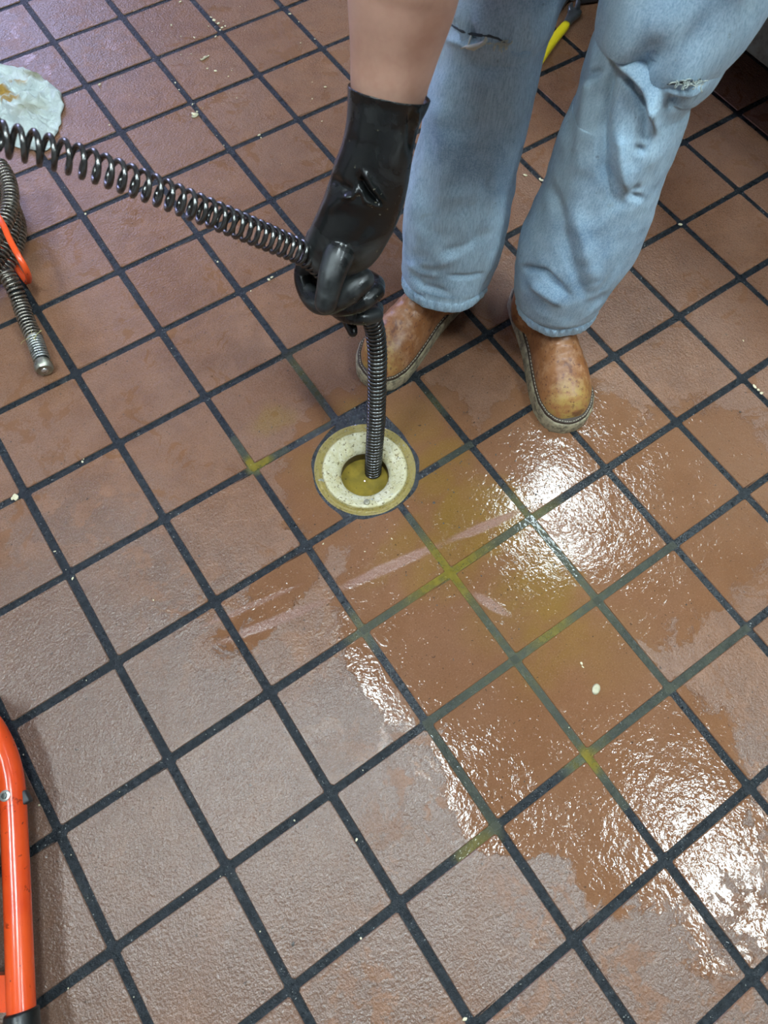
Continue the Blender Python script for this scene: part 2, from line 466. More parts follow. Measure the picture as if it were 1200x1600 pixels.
def orange_material():
    m = Mt('orange_paint'); g = m.obj()
    c = m.mix(m.ramp(m.noise(g, 12, 3, .6), .3, .7), (.66, .060, .012), (.76, .090, .018))
    c = m.mix(m.ramp(m.noise(g, 60, 4, .75, .6), .62, .68, 0, .85), c, (.25, .03, .01))
    c = m.mix(m.ramp(m.noise(g, 130, 3, .6), .70, .75, 0, .9), c, (.03, .02, .015))
    return m.set(Base_Color=c, Roughness=.20, Normal=m.bump(m.noise(g, 45, 3), .12, .001))

def drain_material():
    m = Mt('drain_coating'); g = m.obj()
    n = m.noise(g, 45, 5, .7, .5)
    ln = m.n('ShaderNodeVectorMath', 1, dict(operation='LENGTH'), i0=m.n('ShaderNodeVectorMath', 0, dict(operation='MULTIPLY'), i0=m.warp(g, 40, .006), i1=(1, 1, 0)))
    c = m.mix(m.ramp(n, .3, .65), (.72, .68, .50), (.56, .50, .28))
    c = m.mix(m.ramp(ln, .066, .072, 0, .92), c, (.26, .19, .035))                       # brown slime on the outer ring
    c = m.mix(m.ramp(m.noise(g, 28, 3, .6), .56, .70, 0, .45), c, (.50, .36, .10))
    c = m.mix(m.ramp(m.noise(g, 230, 3, .6), .57, .66, 0, .85), c, (.13, .09, .03))
    c = m.mix(m.ramp(m.noise(g, 70, 3, .6), .66, .72, 0, .7), c, (.30, .33, .33))
    return m.set(Base_Color=c, Roughness=m.ramp(n, .3, .7, .12, .32), Normal=m.bump(m.noise(g, 130, 4, .65), 1.0, .0030))

def sewage_material():
    m = Mt('dirty_drain_water'); g = m.obj()
    c = m.mix(m.ramp(m.noise(g, 40, 4, .6, .5), .3, .7), (.30, .215, .035), (.20, .15, .03))
    c = m.mix(m.ramp(m.noise(g, 160, 2), .68, .72, 0, .7), c, (.05, .04, .02))
    return m.set(Base_Color=c, Roughness=.05, IOR=1.33, Normal=m.bump(m.noise(g, 60, 2, .5, .6), .5, .003))

def cloth_material():
    m = Mt('stained_white_cloth'); g = m.obj()
    c = m.mix(m.ramp(m.noise(g, 25, 4), .3, .7), (.56, .64, .62), (.70, .78, .76))
    w = m.warp(g, 22, .03)
    def b(u, v, *a): q = G(u, v); return (q.x, q.y, *a)
    s = m.blobs(w, [b(2, 155, .055, .022, -1.0, .5, 1), b(33, 137, .028, .013, -1.1, .5, .8), b(22, 171, .03, .01, -.6, .6, .9)])
    c = m.mix(s, c, (.42, .25, .05))
    s2 = m.blobs(w, [b(52, 182, .05, .03, .4, .8, .6), b(55, 125, .035, .02, -1.2, .8, .8)])
    c = m.mix(s2, c, (.30, .28, .13))
    nn = m.bump(m.noise(g, 60, 5, .7, 1.0), 1.0, .008); nn = m.bump(m.noise(g, 420, 3, .7), .5, .001, nn)
    return m.set(Base_Color=c, Roughness=.9, Normal=nn)

# ------------------------------------------------------------------ the room
S = .16
TS = .1485
DC = Vector((-.010, -.900, 0))       # drain centre
M_WALL = simple('wall_paint', (.50, .48, .44), .6, var=.04, scale=6)
M_CEIL = simple('ceiling_panel', (.42, .42, .42), .9, var=.05, scale=60)
M_SS = steel_material('brushed_steel', (.20, .235, .225), .42)
M_DARK = simple('dark_metal', (.02, .022, .024), .5)
X0, X1, Y0, Y1 = -3.2, 2.3, -4.6, 4.0

def floor_build():
    n = 96
    ring, sq = [], []
    vs = []; fs = []
    for k in range(n):
        a = 2 * PI * k / n
        vs.append((DC.x + .0826 * math.cos(a), DC.y + .0826 * math.sin(a), -.0016))
    for k in range(n):
        a = 2 * PI * k / n
        dx, dy = math.cos(a), math.sin(a)
        tx = ((X1 if dx > 0 else X0) - DC.x) / dx if abs(dx) > 1e-9 else 1e9
        ty = ((Y1 if dy > 0 else Y0) - DC.y) / dy if abs(dy) > 1e-9 else 1e9
        t = min(tx, ty)
        vs.append((DC.x + dx * t, DC.y + dy * t, -.0016))
    for k in range(n): fs.append((k, (k + 1) % n, n + (k + 1) % n, n + k))
    mb = MB().add(vs, fs)
    # corners of the rectangle
    for cx, cy in ((X0, Y0), (X1, Y0), (X1, Y1), (X0, Y1)):
        best = sorted(range(n), key=lambda k: (vs[n + k][0] - cx) ** 2 + (vs[n + k][1] - cy) ** 2)
        a = best[0]; b = [q for q in ((a + 1) % n, (a - 1) % n) if abs(vs[n + q][0] - vs[n + a][0]) > 1e-6 and abs(vs[n + q][1] - vs[n + a][1]) > 1e-6]
        if b: mb.add([vs[n + a], vs[n + b[0]], (cx, cy, -.0016)], [(0, 1, 2)])
    fl = mb.build('floor', M_GROUT, smooth=False)
    # make all faces look up
    for p in fl.data.polygons:
        if p.normal.z < 0: p.flip()
    tag(fl, kind='structure')
    return fl
FLOOR = floor_build()

def tile_mesh(seed, h=TS / 2):
    r = random.Random(seed); c = .0025
    def j(): return r.uniform(-.0007, .0007)
    raw = [(-h + c, -h), (h - c, -h), (h, -h + c), (h, h - c), (h - c, h), (-h + c, h), (-h, h - c), (-h, -h + c)]
    ol = [(x + j(), y + j()) for x, y in raw]
    # a small chip out of one edge on some tiles
    if seed % 3 == 0:
        ol.insert(4, (h * .3, h - .0008)); ol.insert(4, (h * .36, h - .0020)); ol.insert(4, (h * .42, h - .0004))
    me = MB().prism(ol, -.010, 0, .0013).mesh('tile')
    me.materials.append(M_TILE)
    return me
TILES = [tile_mesh(i) for i in range(9)]

# seen cells become single tiles, the rest of the room's floor is one mesh
cells = []
for i in range(int(X0 / S) + 1, int(X1 / S)):
    for j in range(int(Y0 / S) + 1, int(Y1 / S)):
        cx, cy = (i + .5) * S, (j + .5) * S
        seen = False
        for dx in (-.5, 0, .5):
            for dy in (-.5, 0, .5):
                c = CR @ (Vector((cx + dx * S, cy + dy * S, 0)) - CP)
                if c.z > .1:
                    u = FPX * c.x / c.z + 600; v = FPX * c.y / c.z + 800
                    if -30 < u < 1230 and -30 < v < 1630: seen = True
        cells.append((cx, cy, seen))
far = MB()
cutter = None
def ragged(r0, amp, bumps, name='cutter'):
    ol = []
    for k in range(72):
        a = 2 * PI * k / 72
        rr = r0 + amp * mnoise.noise(Vector((math.cos(a) * 2.2, math.sin(a) * 2.2, 3.7)))
        for (ba, bw, bh) in bumps:
            d = (a - ba + PI) % (2 * PI) - PI
            rr += bh * math.exp(-(d / bw) ** 2)
        ol.append((DC.x + rr * math.cos(a), DC.y + rr * math.sin(a)))
    return MB().prism(ol, -.05, .05).build(name, None)
cutter = ragged(.0885, .006, [(math.atan2(.078, .055), .42, .028), (math.atan2(-.055, -.075), .10, .008)])
rt = random.Random(5)
for cx, cy, seen in cells:
    me = TILES[rt.randrange(9)]
    rot = rt.randrange(4) * PI / 2
    tilt = (rt.uniform(-.0022, .0022), rt.uniform(-.0022, .0022), rot)
    z = rt.uniform(-.0003, .0004)
    if not seen:
        h = TS / 2
        far.add([(cx - h, cy - h, 0), (cx + h, cy - h, 0), (cx + h, cy + h, 0), (cx - h, cy + h, 0),
                 (cx - h, cy - h, -.004), (cx + h, cy - h, -.004), (cx + h, cy + h, -.004), (cx - h, cy + h, -.004)],
                [(0, 1, 2, 3), (0, 4, 5, 1), (1, 5, 6, 2), (2, 6, 7, 3), (3, 7, 4, 0)])
        continue
    o = bpy.data.objects.new('tile', me); COL.objects.link(o)
    o.location = (cx, cy, z); o.rotation_euler = tilt; o.parent = FLOOR
    if math.hypot(max(abs(cx - DC.x) - TS / 2, 0), max(abs(cy - DC.y) - TS / 2, 0)) < .106:
        bpy.context.view_layer.update()
        o.data = me.copy()
        cut(o, [cutter])
bpy.data.objects.remove(cutter)
fo = far.build('tile_field', M_TILE, FLOOR, smooth=False)
fo['kind'] = 'stuff'

def plain(name, c, s, mat):
    o = MB().box(c, s).build(name, mat, smooth=False); tag(o, kind='structure'); return o
plain('wall_left', (X0 - .05, (Y0 + Y1) / 2, CEIL / 2), (.1, Y1 - Y0 + .2, CEIL), M_WALL)
plain('wall_right', (X1 + .05, (Y0 + Y1) / 2, CEIL / 2), (.1, Y1 - Y0 + .2, CEIL), M_WALL)
plain('wall_front', ((X0 + X1) / 2, Y0 - .05, CEIL / 2), (X1 - X0, .1, CEIL), M_WALL)
# back wall with a window opening
WX0, WX1, WZ0, WZ1 = -1.3, 1.1, .95, 2.3
wb_ = MB()
wb_.box(((X0 + WX0) / 2, Y1 + .05, CEIL / 2), (WX0 - X0, .1, CEIL)); wb_.box(((X1 + WX1) / 2, Y1 + .05, CEIL / 2), (X1 - WX1, .1, CEIL))
wb_.box(((WX0 + WX1) / 2, Y1 + .05, WZ0 / 2), (WX1 - WX0, .1, WZ0)); wb_.box(((WX0 + WX1) / 2, Y1 + .05, (WZ1 + CEIL) / 2), (WX1 - WX0, .1, CEIL - WZ1))
tag(wb_.build('wall_back', M_WALL, smooth=False), kind='structure')
M_FRAME = simple('window_frame_paint', (.6, .6, .6), .4)
wf = MB()
for x in (WX0 + .03, (WX0 + WX1) / 2, WX1 - .03): wf.box((x, Y1 + .05, (WZ0 + WZ1) / 2), (.05, .06, WZ1 - WZ0), bev=.004)
for z in (WZ0 + .03, WZ1 - .03): wf.box(((WX0 + WX1) / 2, Y1 + .05, z), (WX1 - WX0, .062, .05), bev=.004)
tag(wf.build('window_1', M_FRAME, smooth=False), kind='structure')
plain('ceiling', ((X0 + X1) / 2, (Y0 + Y1) / 2, CEIL + .05), (X1 - X0 + .2, Y1 - Y0 + .2, .1), M_CEIL)

M_DIFF = Mt('light_diffuser')
M_DIFF.set(Base_Color=(.9, .9, .9), **{'Emission Color': (.80, .95, 1.0), 'Emission Strength': LAMP})
names = ['ceiling light over the steel unit', 'ceiling light behind the photographer on the right', 'ceiling light over the coiled cable', 'ceiling light straight above the camera']
for (x, y, t), nm in zip(LAMPS, names):
    r = empty('ceiling_light', (x, y, CEIL)); tag(r, 'white recessed fluorescent ' + nm, 'ceiling light', 'fluorescent ceiling lights')
    w, l = .12, .42
    f = MB()
    for s in (-1, 1):
        f.box((x + s * (w + .015), y, CEIL - .012), (.03, 2 * l + .06, .024)); f.box((x, y + s * (l + .015), CEIL - .012), (2 * w, .03, .024))
    f.build('frame', M_FRAME, r, smooth=False)
    MB().box((x, y, CEIL - .008), (2 * w, 2 * l, .008)).build('diffuser', M_DIFF.m, r, smooth=False)

# ------------------------------------------------------------------ steel kitchen unit on the right
def unit():
    x0, x1, y0, y1, zb, zt = 1.040, 1.80, -2.6, 1.6, .155, .90
    r = empty('kitchen_counter', (x0, y0, 0)); tag(r, 'long dark brushed steel kitchen counter on legs behind the jeans', 'counter')
    MB().box(((x0 + x1) / 2, (y0 + y1) / 2, (zb + zt) / 2), (x1 - x0, y1 - y0, zt - zb), bev=.004).build('body', M_SS, r, sharp=30)
    MB().box(((x0 + x1) / 2 - .01, (y0 + y1) / 2, zt + .021), (x1 - x0 + .06, y1 - y0 + .02, .036), bev=.006).build('worktop', M_SS, r, sharp=30)
    k = 5; w = (y1 - y0) / k
    for i in range(k):
        yc = y0 + (i + .5) * w
        d = MB().box((x0 - .010, yc, .56), (.016, w - .02, .58), bev=.003).build('door', M_SS, r, sharp=30)
        h = MB().tube([(x0 - .02, yc - w * .38, .62), (x0 - .045, yc - w * .38, .63), (x0 - .045, yc - w * .38, .77), (x0 - .02, yc - w * .38, .78)], .006).build('handle', M_SS, d)
    MB().box(((x0 + x1) / 2 + .16, (y0 + y1) / 2, zb / 2), (x1 - x0 - .36, y1 - y0 - .1, zb - .002)).build('shade_block', M_DARK, r, smooth=False)  # dark block added to deepen the shade under the counter
    for y in (y0 + .1, (y0 + y1) / 2 - .2, y1 - .1):
        for x in (x0 + .22,):
            MB().tube([(x, y, .0005), (x, y, .02), (x, y, .021), (x, y, zb + .005)], [.03, .03, .02, .02], 16).build('leg', M_DARK, r)
unit()

# ------------------------------------------------------------------ floor drain
def ringp(r, z, n=72, j=0.0):
    return [(DC.x + (r + j * mnoise.noise(Vector((math.cos(2 * PI * k / n) * 3, math.sin(2 * PI * k / n) * 3, z * 90)))) * math.cos(2 * PI * k / n),
             DC.y + (r + j * mnoise.noise(Vector((math.cos(2 * PI * k / n) * 3, math.sin(2 * PI * k / n) * 3, z * 90)))) * math.sin(2 * PI * k / n), z) for k in range(n)]
def drain():
    r = empty('floor_drain', (DC.x, DC.y, 0)); tag(r, 'open round floor drain with cream coated rim set in red tiles', 'drain')
    M = drain_material()
    o = MB().rings([ringp(.0838, -.03), ringp(.0838, -.0030, j=.0012), ringp(.0822, -.0010, j=.0010), ringp(.0800, -.0012, j=.0008), ringp(.0775, -.0044), ringp(.0760, -.0030, j=.0006), ringp(.0740, -.0036, j=.0006), ringp(.0715, -.006, j=.0006), ringp(.0700, -.0062, j=.0008)], cap=False)
    def loc(ob):
        ob.data.transform(Matrix.Translation(-Vector((DC.x, DC.y, 0)))); ob.matrix_parent_inverse = Matrix.Identity(4); return ob
    loc(o.build('outer_ring', M, r))
    f = MB().rings([ringp(.0705, -.0065, j=.0008), ringp(.0690, -.0030, j=.0010), ringp(.0670, -.0022, j=.001), ringp(.060, -.0060, j=.0012), ringp(.050, -.0120, j=.0008), ringp(.0435, -.0165, j=.0006), ringp(.0405, -.0205, j=.0005), ringp(.0395, -.026, j=.0004)], cap=False)
    loc(f.build('sloping_flange', M, r))
    t = MB().rings([ringp(.0395, -.0255, j=.0004), ringp(.0393, -.029), ringp(.0410, -.030), ringp(.0410, -.12)], cap=False)
    loc(t.build('throat', simple('stained_iron', (.20, .16, .09), .6, var=.6, scale=60, bump=.6), r))
    s = MB().tube([(DC.x - .030, DC.y - .050, -.0058), (DC.x - .030, DC.y - .050, -.0028), (DC.x - .030, DC.y - .050, -.0025)], [.0048, .0048, .0035], 18)
    s.build('screw', simple('screw_metal', (.35, .33, .25), .35, .6), r)
    w = MB()
    n = 60; rg = []
    for rr in (.001, .008, .016, .024, .032, .0412):
        rg.append([(DC.x + rr * math.cos(2 * PI * k / n), DC.y + rr * math.sin(2 * PI * k / n), -.049 + .0006 * mnoise.noise(Vector((rr * 90 * math.cos(2 * PI * k / n), rr * 90 * math.sin(2 * PI * k / n), 0)))) for k in range(n)])
    w.rings(rg, cap=False)
    wo = w.build('drain_water', sewage_material())
    for p in wo.data.polygons:
        if p.normal.z < 0: p.flip()
    tag(wo, 'cloudy mustard brown water standing inside the floor drain', 'water', kind='stuff')
drain()

# murky water standing in the joints
def joint_water():
    mb = MB()
    def node(i, j): return Vector((i * S, -j * S, -.0004))
    segs = [((0, 6.3), (0, 7)), ((-1, 7), (0, 7)), ((0, 7), (1, 7)), ((0, 7), (0, 8)), ((0, 8), (1, 8)), ((-1, 8), (0, 8)), ((0, 8), (0, 9)), ((1, 7), (1, 8)), ((1, 8), (1, 9)), ((0, 9), (1, 9)),
            ((1, 9), (2, 9)), ((-1, 8), (-1, 9)), ((-1.4, 9), (-1, 9)), ((1, 8), (2, 8)), ((-1, 5), (-.62, 5)), ((-1, 4.6), (-1, 5)), ((0, 9), (0, 9.5)), ((.62, 6), (1, 6))]
    for k, (a, b) in enumerate(segs):
        A, B = node(*a), node(*b); d = (B - A).normalized(); s = Vector((-d.y, d.x, 0)) * .0058
        A = A - d * .004; B = B + d * .004; dz = Vector((0, 0, .00006 * (k % 4)))
        mb.add([A - s + dz, B - s + dz, B + s + dz, A + s + dz], [(0, 1, 2, 3)])
    o = mb.build('joint_water', M_WATER, smooth=False)
    for p in o.data.polygons:
        if p.normal.z < 0: p.flip()
    tag(o, 'murky olive water standing in the tile joints below the drain', 'water', kind='stuff')
joint_water()

# ------------------------------------------------------------------ steel cables
def helix(path, r, pitch, wire, per=16, n=7, r_of=None):
    """wire wound round a path; pitch may be a function of distance"""
    pts = [Vector(p) for p in path]
    d = [0.0]
    for a, b in zip(pts, pts[1:]): d.append(d[-1] + (b - a).length)
    L = d[-1]; d = np.array(d); A = np.array([tuple(p) for p in pts])
    T = np.gradient(A, d, axis=0); T /= np.linalg.norm(T, axis=1)[:, None]
    N = np.zeros_like(A); v = np.array(tuple(Vector(T[0]).orthogonal().normalized()))
    for i in range(len(A)):
        v = v - T[i] * v.dot(T[i]); v /= np.linalg.norm(v); N[i] = v
    B = np.cross(T, N)
    s = 0.0; ph = 0.0; out = []
    while s < L:
        p_ = pitch(s) if callable(pitch) else pitch
        c = [np.interp(s, d, q) for q in (A[:, 0], A[:, 1], A[:, 2])]
        nn = np.array([np.interp(s, d, N[:, k]) for k in range(3)]); bb = np.array([np.interp(s, d, B[:, k]) for k in range(3)])
        rr = r(s) if callable(r) else r
        out.append(Vector(np.array(c) + rr * (math.cos(ph) * nn + math.sin(ph) * bb)))
        ph += 2 * PI / per; s += p_ / per
    return MB().tube(out, wire, n)

M_CABLE = steel_material('black_spring_steel', (.15, .15, .145), .20, .35, (.07, .06, .045))
M_CABLE2 = steel_material('worn_spring_steel', (.36, .33, .28), .30, .4, (.12, .09, .06))
held = [(-1.02, -1.10, .16), (-.90, -1.02, .40), (-.66, -.90, .66), (-.42, -.82, .70)] + \
       [tuple(P(*q)) for q in ((-70, 196, .582), (0, 216, .600), (60, 232, .617), (130, 254, .640), (230, 292, .682), (330, 334, .730), (420, 372, .785), (480, 400, .822),
                               (515, 430, .855), (553, 464, .905), (581, 500, .950), (589, 545, .987), (589, 600, 1.03), (588, 650, 1.075), (585, 700, 1.13), (583, 735, 1.175), (583, 752, 1.21))]
hp, _ = catmull(held, 1.0, 14)
hl = [0.0]
for a, b in zip(hp, hp[1:]): hl.append(hl[-1] + (b - a).length)
iA = min(range(len(hp)), key=lambda i: (hp[i] - P(420, 372, .785)).length); sA = hl[iA]
iB = min(range(len(hp)), key=lambda i: (hp[i] - P(553, 464, .905)).length); sB = hl[iB]
def pitch(s):
    if s < sA - .12: return .0122
    if s < sB: return .0122 + (.0068 - .0122) * (s - sA + .12) / (sB - sA + .12)
    return .0067
hc = helix(hp, lambda s: .0130 if s < sA else (.0130 - .0010 * min(1, (s - sA) / .1)), pitch, .00275, 18, 8).build('drain_cable', M_CABLE)
tag(hc, 'black spring steel drain cable held in the glove and fed into the drain', 'cable')

def coil_pile():
    r = empty('coiled_cable', (-.47, -.25, 0)); tag(r, 'coil of worn steel drain cable tied with an orange strap on the floor', 'cable')
    Z = .0155
    c = G(-95, 392, 0)
    rx = .16
    pts = []
    turns = 3.6
    K = 150
    tip = G(68, 560, .0155)
    for k in range(K + 1):
        t = k / K
        a = -2 * PI * turns * t + .1
        rad = rx - .020 * ((k // 40) % 2) + .012 * math.sin(a * .61 + 1)
        z = Z + .029 * min(3, int(t * turns)) * 1.0 + .004 * math.sin(a * 1.3)
        z = Z + .028 * (turns * (1 - t)) * .80
        pts.append((c.x + rad * math.cos(a), c.y + rad * math.sin(a), max(Z, z)))
    # drop the free end out towards the drain
    end = [G(8, 425, .050), G(22, 450, .036), G(33, 478, .020), G(44, 508, .0156), G(54, 530, .0155)]
    base = helix(catmull(pts, 1, 2)[0], .0125, .0074, .0023, 13, 6).build('cable_loops', M_CABLE2, r)
    e = helix(catmull([tuple(p) for p in end], 1, 10)[0], .0125, .0072, .0023, 16, 7).build('cable_end', M_CABLE2, r)
    q = helix([G(53.5, 529, .0155), G(63, 556, .0152), G(66, 564, .0152)], .0123, .0054, .0022, 16, 7).build('tight_winding', steel_material('bright_winding', (.50, .52, .49), .3), e)
    MB().tube([G(22, 450, .036), G(33, 478, .020), G(44, 508, .0156), G(54, 530, .0155), G(66, 564, .0152)], .0098, 12).build('gap_shade_tube', M_DARK, e)  # black tube added inside the hollow cable as shade between the windings
    a, b = G(66, 565, .0150), G(70, 579, .0150); d = (b - a).normalized()
    cp = MB().tube([a, a + d * .006, a + d * .007, b - d * .004, b], [.0125, .0125, .0150, .0150, .0128], 20)
    co = cp.build('coupling', steel_material('dull_coupling', (.46, .46, .38), .35, .6, (.25, .22, .14)), e, sharp=35)
    MB().tube([b - d * .002, b + d * .0012], [.0060, .0055], 14).build('coupling_pin', simple('pin', (.7, .7, .68), .25, .9), e)
    # fibres caught on the winding
    hair = MB(); rr = random.Random(3)
    for k in range(7):
        s = G(52 + rr.uniform(-4, 6), 527 + rr.uniform(-5, 5), .029); pts2 = [s]
        dv = Vector((rr.uniform(-1, 1), rr.uniform(-1, 1), 0)).normalized()
        for _ in range(6):
            dv = (dv + Vector((rr.uniform(-.5, .5), rr.uniform(-.5, .5), -.05))).normalized(); pts2.append(pts2[-1] + dv * .004)
        hair.tube(pts2, .0004, 5)
    hair.build('fibres', simple('fibre', (.5, .45, .2), .8), e)['kind'] = 'stuff'
    # strap
    st = [G(-40, 300, .075), G(-15, 322, .098), G(3, 348, .108), G(16, 376, .105), G(29, 400, .098), G(39, 418, .085), G(44.5, 432, .065), G(44, 440, .040), G(40, 438, .012), G(20, 410, .003), G(-20, 350, .003), G(-45, 300, .004)]
    ptsS, _ = catmull([tuple(p) for p in st], 1, 8)
    rings = []
    for i, p in enumerate(ptsS):
        t = (ptsS[min(i + 1, len(ptsS) - 1)] - ptsS[max(i - 1, 0)]).normalized()
        v = (CP - p).normalized() if p.z > .03 else Vector((0, 0, 1)); s_ = t.cross(v).normalized(); w_ = s_.cross(t)
        rings.append([p + s_ * .0052 * math.cos(a) + w_ * .0030 * math.sin(a) for a in [2 * PI * k / 12 for k in range(12)]])
    MB().rings(rings).build('orange_strap', orange_material_, r)
orange_material_ = orange_material()
coil_pile()

# ------------------------------------------------------------------ drain machine at the left edge
def machine():
    Z = .052
    o = G(22, 1240, Z)
    r = empty('drain_machine', (o.x, o.y, 0)); tag(r, 'orange tubular frame of the drain machine at the lower left', 'machine')
    def q(u, v, z=Z): return tuple(G(u, v, z))
    pa = [q(-330, 1010), q(-120, 1075), q(-55, 1100), q(-22, 1125), q(2, 1165), q(16, 1210), q(21, 1260), q(24, 1330), q(27, 1400), q(29.5, 1470), q(32, 1540), q(34, 1590)]
    pp, _ = catmull(pa, 1, 6)
    tb = MB().tube(pp, .0155, 24).build('frame_tube', orange_material_, r)
    a, b = Vector(q(33.5, 1578)), Vector(q(37, 1660)); d = (b - a).normalized()
    MB().tube([a, a + d * .001, a + d * .003, b - d * .004, b], [.0150, .0180, .0190, .0190, .0150], 24).build('rubber_cap', rubber_material('cap_rubber', False), r)
    # screw with washer on the tube
    c = Vector(q(9, 1241)); n = (CP - c).normalized(); n = (n + Vector((0, 0, .6))).normalized()
    c = Vector(q(19, 1243)) ; t = (Vector(q(24, 1330)) - Vector(q(19, 1243))).normalized()
    up = (CP - c); up = (up - t * up.dot(t)).normalized(); side = up.cross(t)
    n = (up * .86 + side * (.50 if (project(c + side)[0] < project(c)[0]) else -.50)).normalized()
    s = c + n * .0148
    sc_ = MB().tube([s, s + n * .0016, s + n * .0020], [.0068, .0068, .0058], 18).build('screw', simple('zinc', (.55, .56, .52), .3, .8), r, sharp=40)
    MB().tube([s + n * .002, s + n * .0034, s + n * .0036], [.0042, .0038, .0022], 6).build('screw_head', simple('zinc_dark', (.12, .13, .12), .3, .8), sc_, sharp=30)
    c2 = Vector(q(40, 1246, Z)); MB().box(c2, (.010, .016, .012), bev=.002).build('clamp', M_DARK, r)
    # cross plate, second rail and dark housing standing outside the picture
    a, b = Vector(q(14, 1522)), Vector(q(17, 1580)); l = (Vector(q(-330, 1500)) - Vector(q(0, 1500))); 
    vs = [a, b, b + l, a + l]; vs = [v + Vector((0, 0, .006)) for v in vs] + [v - Vector((0, 0, .012)) for v in vs]
    MB().add(vs, [(0, 1, 2, 3), (7, 6, 5, 4), (0, 4, 5, 1), (1, 5, 6, 2), (2, 6, 7, 3), (3, 7, 4, 0)]).build('cross_plate', orange_material_, r, smooth=False)
    MB().tube([q(-330, 1010), q(-360, 1100), q(-350, 1300), q(-340, 1600), q(-335, 1700)], .0155, 20).build('frame_tube', orange_material_, r)
    hc = Vector(q(-190, 1330, .12))
    ax = Vector((tb.data.vertices[0].co.x, tb.data.vertices[0].co.y, 0))
    d2 = Vector((*(Vector(q(30, 1500)) - Vector(q(22, 1250))).xy, 0)).normalized()
    MB().tube([hc - d2 * .16, hc - d2 * .155, hc + d2 * .155, hc + d2 * .16], [.075, .085, .085, .075], 32).build('motor_housing', M_DARK, r, sharp=40)
    MB().box(hc + Vector((0, 0, -.06)), (.14, .14, .05), bev=.004).build('mount', M_DARK, r, sharp=40)
    for s in (-1, 1):
        MB().tube([Vector(q(-345, 1330 + s * 180)) + Vector((0, 0, 0)), Vector(q(-345, 1330 + s * 180, .0006))], [.012, .016], 14).build('foot', M_DARK, r)
    for u, v in ((-140, 1069), (60, 1700)):
        pass
    f = Vector(q(-100, 1083)); MB().tube([f, (f.x, f.y, .0006)], [.011, .016], 14).build('foot', M_DARK, r)
machine()

# ------------------------------------------------------------------ cloth, tools, crumbs
def rag():
    ol = [(-6, 105), (22, 105), (45, 112), (66, 124), (84, 136), (97, 150), (99, 170), (95, 192), (88, 212), (80, 230), (72, 237), (50, 236), (22, 230), (8, 222), (-6, 200), (-40, 212), (-75, 190), (-80, 150), (-55, 118)]
    g = [G(u, v, 0) for u, v in ol]; c = sum(g, Vector()) / len(g)
    pp, _ = catmull([tuple(p) for p in g + [g[0]]], 1, 10); pp = pp[:-1]; n = len(pp)
    rings = []
    K = 44
    for k in range(1, K + 1):
        t = k / K; ring = []
        for i, p in enumerate(pp):
            q = c + (p - c) * t * (1 + (.05 * mnoise.noise(p * 55) * t ** 4))
            f = mnoise.noise(q * 22); w_ = q + Vector((mnoise.noise(q * 30), mnoise.noise(q * 30 + Vector((9, 9, 9))), 0)) * .012; f2 = abs(mnoise.noise(w_ * 19 + Vector((5, 1, 0)))) + .5 * abs(mnoise.noise(w_ * 43)); f3 = .25 - abs(mnoise.noise(w_ * 95))
            z = .006 + .014 * (1 - t ** 2) + (.008 * f + .034 * (.30 - f2) + .005 * f3) * (1 - t ** 6 * .6)
            ring.append((q.x, q.y, max(.0022, z) if k < K else max(.0022, z * .5)))
        rings.append(ring)
    mb = MB().rings(rings, cap=False)
    mb.f.append(tuple(range(n)))
    o = mb.build('cleaning_cloth', cloth_material())
    for p in o.data.polygons:
        pass
    md = o.modifiers.new('thick', 'SOLIDIFY'); md.thickness = .0012; md.offset = 0
    tag(o, 'crumpled white cloth with brown stains lying at the left edge', 'cloth')
rag()

